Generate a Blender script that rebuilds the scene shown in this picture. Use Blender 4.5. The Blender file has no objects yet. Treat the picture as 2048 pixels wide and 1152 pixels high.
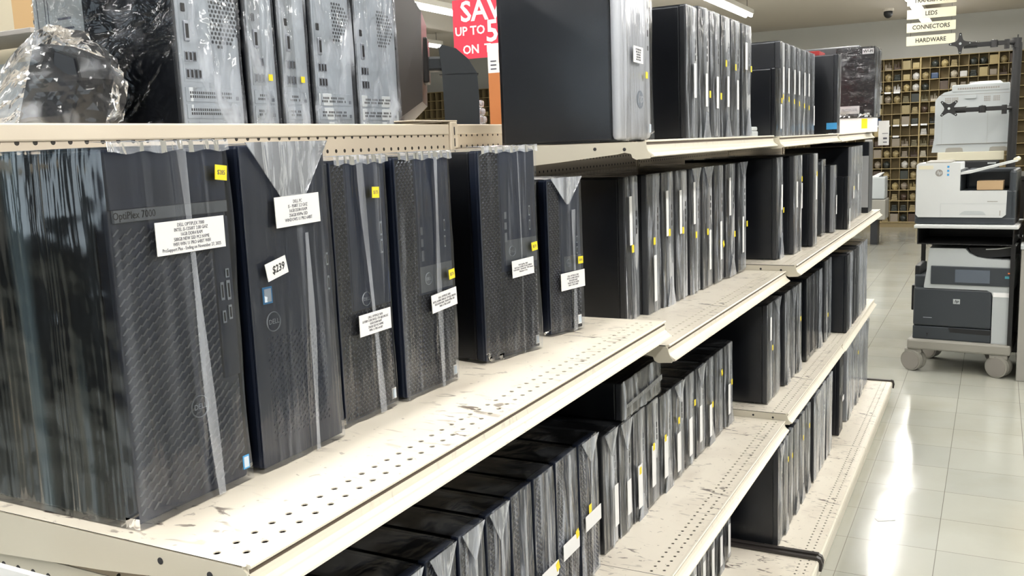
import bpy, bmesh, math, random
from mathutils import Vector, Matrix, noise
random.seed(7)
C = bpy.context.scene.collection
SC = bpy.context.scene
PI = math.pi
H = 1.51                                   # camera height above the floor

# ------------------------------------------------------------------ camera
RX = Vector((0.88745299, 0.45921762, -0.03932392))
UP = Vector((-0.03577883, 0.15370312, 0.9874691))
FW = Vector((-0.45950742, 0.87492544, -0.15283456))
cd = bpy.data.cameras.new('camera'); cam = bpy.data.objects.new('camera', cd); C.objects.link(cam)
M = Matrix.Identity(4)
for i in range(3):
    M[i][0] = RX[i]; M[i][1] = UP[i]; M[i][2] = -FW[i]
M[2][3] = H
cam.matrix_world = M
cd.sensor_width = 36; cd.lens = 1850/2048*36; cd.clip_start = 0.02
SC.camera = cam

# ------------------------------------------------------------------ exposure, world, lights
SC.view_settings.view_transform = 'Standard'; SC.view_settings.look = 'None'
SC.view_settings.gamma = 1; SC.view_settings.exposure = 0.55
w = bpy.data.worlds.new('world'); SC.world = w; w.use_nodes = True
w.node_tree.nodes['Background'].inputs[0].default_value = (0.9, 0.95, 1, 1)
w.node_tree.nodes['Background'].inputs[1].default_value = 0.35
SC.cycles.max_bounces = 8; SC.cycles.transparent_max_bounces = 12; SC.cycles.use_denoising = True
SC.cycles.diffuse_bounces = 4; SC.cycles.glossy_bounces = 3; SC.cycles.sample_clamp_indirect = 4
# rows of hanging tube fixtures: (x, y start, y end, height above camera)
LIGHT_ROWS = [(-7.4, -2.5, 12.1, 1.50), (-4.95, -2.5, 12.1, 1.36), (-2.83, -2.5, 12.1, 1.50), (-0.95, -2.5, 12.1, 1.50),
              (-0.95, 12.7, 15.2, 1.50), (0.95, -2.5, 12.1, 1.50), (2.8, -2.5, 12.1, 1.50)]
ROWP = [30, 45, 55, 60, 14, 95, 95]
for i, (x, y0, y1, z) in enumerate(LIGHT_ROWS):
    ld = bpy.data.lights.new('tube_row_light', 'AREA'); ld.shape = 'RECTANGLE'
    ld.size = 0.10; ld.size_y = y1-y0; ld.energy = ROWP[i]*1.0; ld.color = (1.0, 0.985, 0.95)
    lo = bpy.data.objects.new('tube_row_light', ld); C.objects.link(lo)
    lo.location = (x, (y0+y1)/2, H+z-0.045)

# ------------------------------------------------------------------ materials
def mat(name, col, rough=0.5, metal=0.0, spec=0.5, emit=None, es=0.0, bump=None, coat=0.0):
    m = bpy.data.materials.new(name); m.use_nodes = True
    n = m.node_tree.nodes; l = m.node_tree.links; b = n['Principled BSDF']
    b.inputs['Base Color'].default_value = (*col, 1); b.inputs['Roughness'].default_value = rough
    b.inputs['Metallic'].default_value = metal; b.inputs['Specular IOR Level'].default_value = spec
    b.inputs['Coat Weight'].default_value = coat
    if emit: b.inputs['Emission Color'].default_value = (*emit, 1); b.inputs['Emission Strength'].default_value = es
    if bump:
        tc = n.new('ShaderNodeTexCoord'); t = n.new('ShaderNodeTexNoise'); t.inputs['Scale'].default_value = bump[0]
        t.inputs['Detail'].default_value = 4
        bp = n.new('ShaderNodeBump'); bp.inputs['Strength'].default_value = bump[1]; bp.inputs['Distance'].default_value = 0.002
        l.new(tc.outputs['Object'], t.inputs[0]); l.new(t.outputs[0], bp.inputs['Height']); l.new(bp.outputs[0], b.inputs['Normal'])
    return m

def film(name, haze, vec, bstr, gl=1.0, rot=0.0, hazecol=(0.85, 0.9, 1.0), rough=0.12, base=0.0, lo=0.52, hi=0.72, ior=1.5):
    """thin clear plastic film: transparent sheet with a wrinkled glossy skin and milky creases"""
    m = bpy.data.materials.new(name); m.use_nodes = True
    n = m.node_tree.nodes; l = m.node_tree.links; n.clear()
    out = n.new('ShaderNodeOutputMaterial')
    tc = n.new('ShaderNodeTexCoord'); mp = n.new('ShaderNodeMapping')
    mp.inputs['Scale'].default_value = vec; mp.inputs['Rotation'].default_value = (rot, 0, 0)
    oi = n.new('ShaderNodeObjectInfo'); of = n.new('ShaderNodeVectorMath'); of.operation = 'MULTIPLY_ADD'
    of.inputs[1].default_value = (1, 1, 1)
    l.new(tc.outputs['Object'], of.inputs[0]); l.new(oi.outputs['Random'], of.inputs[2])
    l.new(of.outputs[0], mp.inputs[0])
    t = n.new('ShaderNodeTexNoise'); t.inputs['Scale'].default_value = 1; t.inputs['Detail'].default_value = 3
    t.inputs['Distortion'].default_value = 0.5
    l.new(mp.outputs[0], t.inputs[0])
    t2 = n.new('ShaderNodeTexNoise'); t2.inputs['Scale'].default_value = 26; t2.inputs['Detail'].default_value = 1
    l.new(tc.outputs['Object'], t2.inputs[0])
    ad = n.new('ShaderNodeMath'); ad.operation = 'MULTIPLY_ADD'; ad.inputs[1].default_value = 0.25
    l.new(t2.outputs[0], ad.inputs[0]); l.new(t.outputs[0], ad.inputs[2])
    bp = n.new('ShaderNodeBump'); bp.inputs['Strength'].default_value = bstr; bp.inputs['Distance'].default_value = 0.01
    l.new(ad.outputs[0], bp.inputs['Height'])
    g = n.new('ShaderNodeBsdfGlossy'); g.inputs['Roughness'].default_value = rough; g.inputs[0].default_value = (gl, gl, gl, 1)
    l.new(bp.outputs[0], g.inputs['Normal'])
    tr = n.new('ShaderNodeBsdfTransparent'); tr.inputs[0].default_value = (0.97, 0.98, 1, 1)
    df = n.new('ShaderNodeBsdfDiffuse'); df.inputs[0].default_value = (*hazecol, 1)
    fr = n.new('ShaderNodeFresnel'); fr.inputs['IOR'].default_value = ior
    l.new(bp.outputs[0], fr.inputs['Normal'])
    a = n.new('ShaderNodeMixShader')
    cr = n.new('ShaderNodeMapRange'); cr.inputs[1].default_value = lo; cr.inputs[2].default_value = hi
    cr.inputs[3].default_value = base; cr.inputs[4].default_value = haze
    l.new(t.outputs[0], cr.inputs[0]); l.new(cr.outputs[0], a.inputs[0])
    l.new(tr.outputs[0], a.inputs[1]); l.new(df.outputs[0], a.inputs[2])
    b = n.new('ShaderNodeMixShader'); l.new(fr.outputs[0], b.inputs[0])
    l.new(a.outputs[0], b.inputs[1]); l.new(g.outputs[0], b.inputs[2]); l.new(b.outputs[0], out.inputs[0])
    return m

def shelf_paint(name, col, dirt=0.5):
    m = bpy.data.materials.new(name); m.use_nodes = True
    n = m.node_tree.nodes; l = m.node_tree.links; b = n['Principled BSDF']
    tc = n.new('ShaderNodeTexCoord')
    def N(sc, vec, det, dis):
        mp = n.new('ShaderNodeMapping'); mp.inputs['Scale'].default_value = vec; l.new(tc.outputs['Object'], mp.inputs[0])
        t = n.new('ShaderNodeTexNoise'); t.inputs['Scale'].default_value = sc; t.inputs['Detail'].default_value = det
        t.inputs['Distortion'].default_value = dis; l.new(mp.outputs[0], t.inputs[0]); return t.outputs[0]
    def R(s, a, b_):
        r = n.new('ShaderNodeMapRange'); r.inputs[1].default_value = a; r.inputs[2].default_value = b_; l.new(s, r.inputs[0]); return r.outputs[0]
    def Mth(op, a, b_):
        k = n.new('ShaderNodeMath'); k.operation = op
        for i, v in enumerate((a, b_)):
            if isinstance(v, float): k.inputs[i].default_value = v
            else: l.new(v, k.inputs[i])
        return k.outputs[0]
    patches = R(N(3.6, (1, 1, 1), 3, 0.2), 0.46, 0.58)
    scuff = R(N(16, (1.0, 2.6, 1), 8, 1.6), 0.585, 0.64)
    spots = R(N(60, (1, 1, 1), 4, 0.6), 0.66, 0.70)
    d = Mth('MULTIPLY', Mth('MAXIMUM', Mth('MULTIPLY', patches, scuff), Mth('MULTIPLY', spots, 0.5)), dirt)
    stain = Mth('MULTIPLY', R(N(5, (1, 1, 1), 5, 0.8), 0.5, 0.8), 0.35*dirt)
    mx = n.new('ShaderNodeMix'); mx.data_type = 'RGBA'; mx.inputs[6].default_value = (*col, 1); mx.inputs[7].default_value = (0.42, 0.33, 0.26, 1)
    l.new(stain, mx.inputs[0])
    m2 = n.new('ShaderNodeMix'); m2.data_type = 'RGBA'; l.new(mx.outputs[2], m2.inputs[6]); m2.inputs[7].default_value = (0.13, 0.10, 0.085, 1)
    l.new(d, m2.inputs[0]); l.new(m2.outputs[2], b.inputs['Base Color'])
    b.inputs['Roughness'].default_value = 0.32; b.inputs['Specular IOR Level'].default_value = 0.45
    return m

def pegboard(name, col):
    """painted hardboard/steel with a one-inch grid of round holes"""
    m = bpy.data.materials.new(name); m.use_nodes = True
    n = m.node_tree.nodes; l = m.node_tree.links; b = n['Principled BSDF']
    tc = n.new('ShaderNodeTexCoord'); sp = n.new('ShaderNodeSeparateXYZ'); l.new(tc.outputs['Object'], sp.inputs[0])
    def cell(s):
        k = n.new('ShaderNodeMath'); k.operation = 'DIVIDE'; k.inputs[1].default_value = 0.0254; l.new(s, k.inputs[0])
        f = n.new('ShaderNodeMath'); f.operation = 'FRACT'; l.new(k.outputs[0], f.inputs[0])
        g = n.new('ShaderNodeMath'); g.operation = 'SUBTRACT'; g.inputs[1].default_value = 0.5; l.new(f.outputs[0], g.inputs[0])
        return g.outputs[0]
    cb = n.new('ShaderNodeCombineXYZ'); l.new(cell(sp.outputs['Y']), cb.inputs[0]); l.new(cell(sp.outputs['Z']), cb.inputs[1])
    ln = n.new('ShaderNodeVectorMath'); ln.operation = 'LENGTH'; l.new(cb.outputs[0], ln.inputs[0])
    lt = n.new('ShaderNodeMath'); lt.operation = 'LESS_THAN'; lt.inputs[1].default_value = 0.14; l.new(ln.outputs[1], lt.inputs[0])
    mx = n.new('ShaderNodeMix'); mx.data_type = 'RGBA'; mx.inputs[6].default_value = (*col, 1); mx.inputs[7].default_value = (0.02, 0.015, 0.01, 1)
    l.new(lt.outputs[0], mx.inputs[0]); l.new(mx.outputs[2], b.inputs['Base Color']); b.inputs['Roughness'].default_value = 0.5
    return m

def floor_mat():
    m = bpy.data.materials.new('vinyl_tile'); m.use_nodes = True
    n = m.node_tree.nodes; l = m.node_tree.links; b = n['Principled BSDF']
    tc = n.new('ShaderNodeTexCoord'); mp = n.new('ShaderNodeMapping'); mp.inputs['Location'].default_value = (0.142, -0.135, 0)
    l.new(tc.outputs['Object'], mp.inputs[0])
    br = n.new('ShaderNodeTexBrick'); br.offset = 0; br.inputs['Scale'].default_value = 1
    br.inputs['Mortar Size'].default_value = 0.0014; br.inputs['Mortar Smooth'].default_value = 0.2
    br.inputs['Brick Width'].default_value = 0.305; br.inputs['Row Height'].default_value = 0.305
    br.inputs['Color1'].default_value = (0.40, 0.40, 0.35, 1); br.inputs['Color2'].default_value = (0.37, 0.375, 0.335, 1)
    br.inputs['Mortar'].default_value = (0.17, 0.155, 0.14, 1)
    l.new(mp.outputs[0], br.inputs[0])
    t = n.new('ShaderNodeTexNoise'); t.inputs['Scale'].default_value = 2.5; t.inputs['Detail'].default_value = 6
    l.new(tc.outputs['Object'], t.inputs[0])
    mx = n.new('ShaderNodeMix'); mx.data_type = 'RGBA'; mx.blend_type = 'MULTIPLY'
    r = n.new('ShaderNodeMapRange'); r.inputs[1].default_value = 0.45; r.inputs[2].default_value = 0.75; r.inputs[4].default_value = 0.5
    l.new(t.outputs[0], r.inputs[0]); l.new(r.outputs[0], mx.inputs[0])
    mx.inputs[7].default_value = (0.78, 0.75, 0.68, 1); l.new(br.outputs[0], mx.inputs[6]); l.new(mx.outputs[2], b.inputs['Base Color'])
    t2 = n.new('ShaderNodeTexNoise'); t2.inputs['Scale'].default_value = 5; t2.inputs['Detail'].default_value = 3; l.new(tc.outputs['Object'], t2.inputs[0])
    bp = n.new('ShaderNodeBump'); bp.inputs['Strength'].default_value = 0.25; bp.inputs['Distance'].default_value = 0.004
    l.new(t2.outputs[0], bp.inputs['Height']); l.new(bp.outputs[0], b.inputs['Normal'])
    b.inputs['Roughness'].default_value = 0.14; b.inputs['Specular IOR Level'].default_value = 0.6
    return m

CREAM = (0.76, 0.70, 0.57)
MT = dict(
    shelf=shelf_paint('worn_cream_steel', (0.82, 0.76, 0.65), 0.95),
    lip=shelf_paint('cream_steel_lip', (0.78, 0.73, 0.62), 0.25),
    side=mat('cream_steel_side', (0.62, 0.58, 0.48), 0.45),
    peg=pegboard('cream_pegboard', (0.66, 0.57, 0.45)),
    post=mat('cream_post', (0.66, 0.58, 0.46), 0.45),
    blackrail=mat('black_plastic_rail', (0.035, 0.03, 0.028), 0.4),
    case=mat('black_case', (0.010, 0.012, 0.017), 0.35, bump=(60, 0.05)),
    case_blue=mat('navy_case', (0.007, 0.018, 0.028), 0.3),
    bez=mat('navy_bezel', (0.018, 0.027, 0.056), 0.42),
    bez2=mat('dark_bezel', (0.026, 0.038, 0.075), 0.4),
    grille=mat('woven_grille', (0.26, 0.27, 0.29), 0.3, spec=0.8),
    grille2=mat('diamond_grille', (0.075, 0.082, 0.11), 0.35, spec=0.8),
    pit_shade=mat('grille_pit_shade', (0.006, 0.006, 0.009), 0.6),
    silver=mat('silver_strip', (0.20, 0.215, 0.24), 0.4, 0.3),
    alu=mat('silver_bezel', (0.80, 0.81, 0.84), 0.38, 0.1),
    greyb=mat('grey_bezel', (0.45, 0.46, 0.475), 0.4, 0.15),
    darkb=mat('charcoal_bezel', (0.05, 0.052, 0.058), 0.35),
    port=mat('port_black', (0.012, 0.012, 0.014), 0.5),
    portm=mat('port_metal', (0.33, 0.35, 0.40), 0.35, 0.6),
    ring=mat('ring_grey', (0.42, 0.46, 0.52), 0.35, 0.2),
    label=mat('white_label', (0.80, 0.80, 0.80), 0.5),
    ink=mat('ink', (0.10, 0.10, 0.13), 0.6),
    inkbk=mat('ink_black', (0.01, 0.01, 0.01), 0.6),
    yellow=mat('yellow_sticker', (0.86, 0.68, 0.02), 0.5),
    blue=mat('blue_sticker', (0.05, 0.30, 0.62), 0.35),
    badge=mat('pale_badge', (0.55, 0.62, 0.70), 0.35),
    rear=mat('rear_steel', (0.62, 0.66, 0.70), 0.42, 0.25),
    rearp=mat('rear_plate', (0.45, 0.48, 0.50), 0.45, 0.25),
    hole=mat('vent_hole', (0.03, 0.03, 0.035), 0.6),
    monb=mat('monitor_black', (0.022, 0.020, 0.020), 0.32),
    monc=mat('monitor_shell', (0.060, 0.053, 0.050), 0.38),
    white=mat('white_plastic', (0.56, 0.58, 0.58), 0.4),
    offw=mat('pale_grey_plastic', (0.42, 0.45, 0.46), 0.45),
    greyp=mat('grey_plastic', (0.27, 0.26, 0.23), 0.5),
    charc=mat('charcoal_plastic', (0.035, 0.042, 0.050), 0.4),
    charc2=mat('charcoal_plastic_dark', (0.012, 0.013, 0.015), 0.4),
    screen=mat('grey_screen', (0.10, 0.12, 0.15), 0.2),
    orange=mat('red_dot', (0.8, 0.2, 0.05), 0.4),
    teal=mat('teal_button', (0.05, 0.25, 0.30), 0.4),
    brown=mat('kraft_card', (0.46, 0.32, 0.18), 0.8),
    tan=mat('tan_wood_print', (0.52, 0.34, 0.16), 0.7),
    creambox=mat('cream_card', (0.62, 0.59, 0.46), 0.7),
    rust=mat('orange_brown_card', (0.48, 0.17, 0.05), 0.7),
    red=mat('red_card', (0.78, 0.03, 0.07), 0.5),
    redbox=mat('red_box', (0.30, 0.015, 0.015), 0.7),
    signc=mat('cream_sign', (0.66, 0.62, 0.46), 0.5),
    whitep=mat('white_paper', (0.85, 0.85, 0.85), 0.6),
    chrome=mat('chrome', (0.7, 0.7, 0.7), 0.15, 1.0),
    armb=mat('arm_black', (0.012, 0.012, 0.013), 0.35),
    cabinet=mat('grey_cabinet', (0.30, 0.29, 0.265), 0.5),
    wall=mat('wall_paint', (0.50, 0.50, 0.47), 0.8),
    wallb=mat('wall_beige', (0.62, 0.56, 0.42), 0.8),
    ceil=mat('ceiling_paint', (0.62, 0.57, 0.50), 0.9, bump=(90, 0.3)),
    wood=mat('rack_wood', (0.26, 0.20, 0.10), 0.7),
    woodd=mat('rack_wood_dark', (0.27, 0.21, 0.11), 0.8),
    woode=mat('rack_wood_edge', (0.40, 0.31, 0.15), 0.7),
    tube=mat('lit_tube', (1, 1, 1), 0.5, emit=(1, 0.99, 0.96), es=14.0),
    fixt=mat('fixture_white', (0.7, 0.68, 0.62), 0.5),
    gmetal=mat('grey_metal', (0.32, 0.30, 0.28), 0.4, 0.5),
    pan_shade=mat('unlit_steel', (0.018, 0.016, 0.013), 0.9, spec=0.1),
    slot=mat('groove_shade', (0.10, 0.075, 0.055), 0.7),
    wire=mat('wire', (0.08, 0.07, 0.06), 0.5),
    floor=floor_mat(),
    pk=[mat('pack_%d' % i, c, 0.4) for i, c in enumerate([(0.30, 0.24, 0.12), (0.07, 0.045, 0.03), (0.42, 0.38, 0.30), (0.55, 0.54, 0.52),
        (0.03, 0.035, 0.03), (0.16, 0.14, 0.08), (0.03, 0.06, 0.13), (0.38, 0.30, 0.14), (0.26, 0.22, 0.17)])],
    filmA=film('clear_film_streaks', 0.10, (26, 34, 1.6), 0.5, rough=0.07, base=0.01),
    filmB=film('clear_film', 0.16, (22, 60, 3.5), 0.4, rough=0.10, base=0.015, lo=.58, hi=.78),
    filmC=film('clear_film_diagonal', 0.34, (20, 52, 7), 0.9, rot=0.30, rough=0.15, base=0.03, lo=.50, hi=.68),
    filmD=film('clear_film_diagonal_two', 0.34, (20, 48, 8), 0.9, rot=-0.40, rough=0.15, base=0.03, lo=.50, hi=.68),
    filmW=film('white_crinkled_film', 0.60, (24, 30, 6), 1.0, rough=0.15, base=0.18, lo=.45, hi=.7),
    filmBag=film('bag_film', 0.45, (11, 11, 16), 0.35, rough=0.08, base=0.02, lo=.52, hi=.68, ior=1.4),
    sideA=film('film_side_streaks', 0.10, (22, 22, 0.6), 0.9, rough=0.12, base=0.0, lo=.58, hi=.72, hazecol=(.5, .72, .85), ior=1.9),
    topF=film('film_top', 0.55, (14, 14, 14), 0.8, rough=0.10, base=0.10, lo=.45, hi=.65, ior=1.6),
    topG=film('film_top_thin', 0.10, (14, 14, 14), 0.5, rough=0.15, base=0.01, lo=.5, hi=.7, ior=1.4),
    filmF=film('flat_film', 0.45, (16, 34, 6), 0.7, rot=-0.7, rough=0.15, base=0.02, lo=.52, hi=.66),
    sideB=film('film_side', 0.02, (5, 5, 3), 0.25, rough=0.22, base=0.0, ior=1.3),
    sideW=film('film_side_diagonal', 0.12, (16, 16, 26), 1.0, rot=0.5, rough=0.10, base=0.0, lo=.56, hi=.72, ior=1.4),
    fold=film('folded_film', 0.42, (18, 40, 8), 0.5, rough=0.15, base=.16, lo=.4, hi=.7),
    seam=film('film_seam', 0.30, (10, 30, 3), 0.4, rough=0.15, base=.10, lo=.4, hi=.7),
)

# ------------------------------------------------------------------ mesh helpers
class MB:
    def __init__(s): s.v = []; s.f = []; s.m = []; s.mi = 0
    def mat(s, i): s.mi = i; return s
    def face(s, pts):
        b = len(s.v); s.v += [tuple(p) for p in pts]; s.f.append(tuple(range(b, b+len(pts)))); s.m.append(s.mi)
    def add(s, vs, fs):
        b = len(s.v); s.v += [tuple(p) for p in vs]
        for f in fs: s.f.append(tuple(b+i for i in f)); s.m.append(s.mi)
    def box(s, x0, x1, y0, y1, z0, z1, bev=0.0):
        x0, x1 = min(x0, x1), max(x0, x1); y0, y1 = min(y0, y1), max(y0, y1); z0, z1 = min(z0, z1), max(z0, z1)
        b = min(bev, (x1-x0)*.45, (y1-y0)*.45, (z1-z0)*.45)
        if b <= 0:
            vs = [(x, y, z) for x in (x0, x1) for y in (y0, y1) for z in (z0, z1)]
            s.add(vs, [(0, 1, 3, 2), (4, 6, 7, 5), (0, 4, 5, 1), (2, 3, 7, 6), (0, 2, 6, 4), (1, 5, 7, 3)]); return
        bm = bmesh.new(); bmesh.ops.create_cube(bm, size=1)
        for v in bm.verts: v.co = Vector(((x0+x1)/2+v.co.x*(x1-x0), (y0+y1)/2+v.co.y*(y1-y0), (z0+z1)/2+v.co.z*(z1-z0)))
        bmesh.ops.bevel(bm, geom=bm.edges[:], offset=b, segments=2, profile=0.5, affect='EDGES')
        bm.verts.index_update(); s.add([v.co for v in bm.verts], [[v.index for v in f.verts] for f in bm.faces]); bm.free()
    def prism(s, pts, axis, a, b_):
        """extrude a 2D outline along axis 0/1/2"""
        def mk(p, t):
            q = [p[0], p[1]]; q.insert(axis, t); return tuple(q)
        n_ = len(pts); vs = [mk(p, a) for p in pts]+[mk(p, b_) for p in pts]
        fs = [tuple(range(n_))[::-1], tuple(range(n_, 2*n_))]+[(i, (i+1) % n_, n_+(i+1) % n_, n_+i) for i in range(n_)]
        s.add(vs, fs)
    def cyl(s, p0, p1, r, n_=16, r1=None):
        p0 = Vector(p0); p1 = Vector(p1); d = (p1-p0).normalized(); r1 = r if r1 is None else r1
        a = d.orthogonal().normalized(); b_ = d.cross(a)
        vs = [p0+(a*math.cos(2*PI*i/n_)+b_*math.sin(2*PI*i/n_))*r for i in range(n_)]+[p1+(a*math.cos(2*PI*i/n_)+b_*math.sin(2*PI*i/n_))*r1 for i in range(n_)]
        s.add(vs, [tuple(range(n_))[::-1], tuple(range(n_, 2*n_))]+[(i, (i+1) % n_, n_+(i+1) % n_, n_+i) for i in range(n_)])
    def tube(s, pts, r, n_=8):
        for a, b_ in zip(pts[:-1], pts[1:]): s.cyl(a, b_, r, n_)
    def build(s, name, mats, parent=None, smooth=False, xf=None):
        me = bpy.data.meshes.new(name)
        vs = [xf @ Vector(v) for v in s.v] if xf is not None else s.v
        me.from_pydata(vs, [], s.f)
        for m in (mats if isinstance(mats, (list, tuple)) else [mats]): me.materials.append(m)
        me.polygons.foreach_set('material_index', s.m)
        bm = bmesh.new(); bm.from_mesh(me)
        if name == 'plastic_wrap':         # open shell: turn every face away from its middle
            lo = [min(v.co[k] for v in bm.verts) for k in range(3)]; hi = [max(v.co[k] for v in bm.verts) for k in range(3)]
            mid = Vector([(a+b)/2 for a, b in zip(lo, hi)]); sz = Vector([max(1e-4, b-a) for a, b in zip(lo, hi)])
            bm.normal_update()
            for f in bm.faces:
                q = f.calc_center_median()-mid; q = [q[k]/sz[k] for k in range(3)]; k = max(range(3), key=lambda i: abs(q[i]))
                if f.normal[k]*q[k] < 0: f.normal_flip()
        else: bmesh.ops.recalc_face_normals(bm, faces=bm.faces)
        bm.to_mesh(me); bm.free()
        if smooth: me.polygons.foreach_set('use_smooth', [True]*len(me.polygons))
        o = bpy.data.objects.new(name, me); C.objects.link(o)
        if parent: o.parent = parent
        return o

def tag(o, label, cat, group=None, kind=None):
    o['label'] = label; o['category'] = cat
    if group: o['group'] = group
    if kind: o['kind'] = kind
    return o
def thing(name, label, cat, loc=(0, 0, 0), rz=0, group=None):
    o = bpy.data.objects.new(name, None); C.objects.link(o); o.empty_display_size = 0.05
    o.location = loc; o.rotation_euler = (0, 0, rz); return tag(o, label, cat, group)
def struct(name, mb, m):
    o = mb.build(name, m); o['kind'] = 'structure'; return o
def kids(o): return [c for c in bpy.data.objects if c.parent == o]
def copy_tree(o, loc=None, rz=None, label=None, group=None):
    c = o.copy(); C.objects.link(c)
    if loc is not None: c.location = loc
    if rz is not None: c.rotation_euler = (0, 0, rz)
    if label: c['label'] = label
    if group: c['group'] = group
    for k in TREE.get(o.name, []):
        d = k.copy(); C.objects.link(d); d.parent = c
        for q in TREE.get(k.name, []):
            e = q.copy(); C.objects.link(e); e.parent = d
    return c
TREE = {}
def reg(root):
    TREE[root.name] = kids(root)
    for k in TREE[root.name]: TREE[k.name] = kids(k)

_txt = {}
def text_mesh(s_, size, name, m, parent, mtx, bold=0.0, extrude=0.0003, align='CENTER', sx=1.0, shear=0):
    cu = bpy.data.curves.new('t', 'FONT'); cu.body = s_; cu.size = size; cu.align_x = align; cu.align_y = 'CENTER'
    cu.extrude = extrude; cu.offset = bold; cu.resolution_u = 2; cu.space_line = 0.95; cu.shear = shear
    o = bpy.data.objects.new('t', cu); C.objects.link(o)
    me = bpy.data.meshes.new_from_object(o.evaluated_get(bpy.context.evaluated_depsgraph_get()))
    bpy.data.objects.remove(o); bpy.data.curves.remove(cu)
    me.name = name; me.materials.clear(); me.materials.append(m)
    me.transform(mtx @ Matrix.Diagonal((sx, 1, 1, 1)))
    ob = bpy.data.objects.new(name, me); C.objects.link(ob)
    if parent: ob.parent = parent
    return ob
def onX(x, y, z, tilt=0.0):        # text plane facing +X
    return Matrix.Translation((x, y, z)) @ Matrix(((0, 0, 1, 0), (1, 0, 0, 0), (0, 1, 0, 0), (0, 0, 0, 1))) @ Matrix.Rotation(tilt, 4, 'Z')
def onYm(x, y, z, tilt=0.0):       # text plane facing -Y
    return Matrix.Translation((x, y, z)) @ Matrix(((1, 0, 0, 0), (0, 0, -1, 0), (0, 1, 0, 0), (0, 0, 0, 1))) @ Matrix.Rotation(tilt, 4, 'Z')

# ------------------------------------------------------------------ room
F = MB(); F.box(-12, 6, -4, 15.9, -0.1, 0); struct('floor', F, MT['floor'])
F = MB(); F.box(-12, 6, -4, 15.9, H+1.68, H+1.78); struct('ceiling', F, MT['ceil'])
F = MB(); F.box(-12, 6, 15.9, 16.0, 0, H+1.68); struct('wall_back', F, MT['wall'])
F = MB(); F.box(-12.1, -12, -4, 16, 0, H+1.68); struct('wall_left', F, MT['wall'])
F = MB(); F.box(6, 6.1, -4, 16, 0, H+1.68); struct('wall_right', F, MT['wall'])
F = MB()
for a_, b_, c_, d_ in ((-12, 6, 0, .9), (-12, 6, 2.5, H+1.68), (-12, -9, .9, 2.5), (-6, -4.6, .9, 2.5), (-1.6, 6, .9, 2.5)): F.box(a_, b_, -4.1, -4, c_, d_)
struct('wall_front', F, mat('dark_wall', (0.07, 0.065, 0.06), 0.8))
for i, (a_, b_) in enumerate(((-9, -6), (-4.6, -1.6))):
    F = MB(); F.box(a_, b_, -4.09, -4.07, .9, 2.5); struct('window_%d' % (i+1), F, mat('daylit_window', (.8, .9, 1), .3, emit=(.72, .88, 1.0), es=1.0))

# ------------------------------------------------------------------ tube light fixtures
ri = ['far left', 'left', 'middle left', 'gondola', 'far gondola', 'aisle', 'right']
for i, (x, y0, y1, z) in enumerate(LIGHT_ROWS):
    n_ = max(1, round((y1-y0)/2.6)); L = (y1-y0)/n_
    for k in range(n_):
        vis = k == n_-1 or i == 1
        if not vis and i in (0, 5, 6) and k % 2: pass
        t = thing('tube_light_fixture', 'lit ceiling tube fixture, %s row, number %s from the back wall' % (ri[i], ['one', 'two', 'three', 'four', 'five', 'six'][n_-1-k]),
                  'ceiling light', (x, y0+(k+.5)*L, H+z), 0, 'ceiling tube fixtures')
        a = MB(); a.box(-.07, .07, -L/2+.02, L/2-.02, 0.0, 0.06, .01); a.build('housing', MT['fixt'], t)
        for sx in (-.035, .035):
            a = MB(); a.cyl((sx, -L/2+.03, -.016), (sx, L/2-.03, -.016), .019, 10); a.build('tube', MT['tube'], t, True)
        for sy in (-L/2+.15, L/2-.1):
            a = MB(); a.cyl((0, sy, .06), (0, sy, 1.68-z), .004, 6); a.build('hanger', MT['wire'], t)

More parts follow.
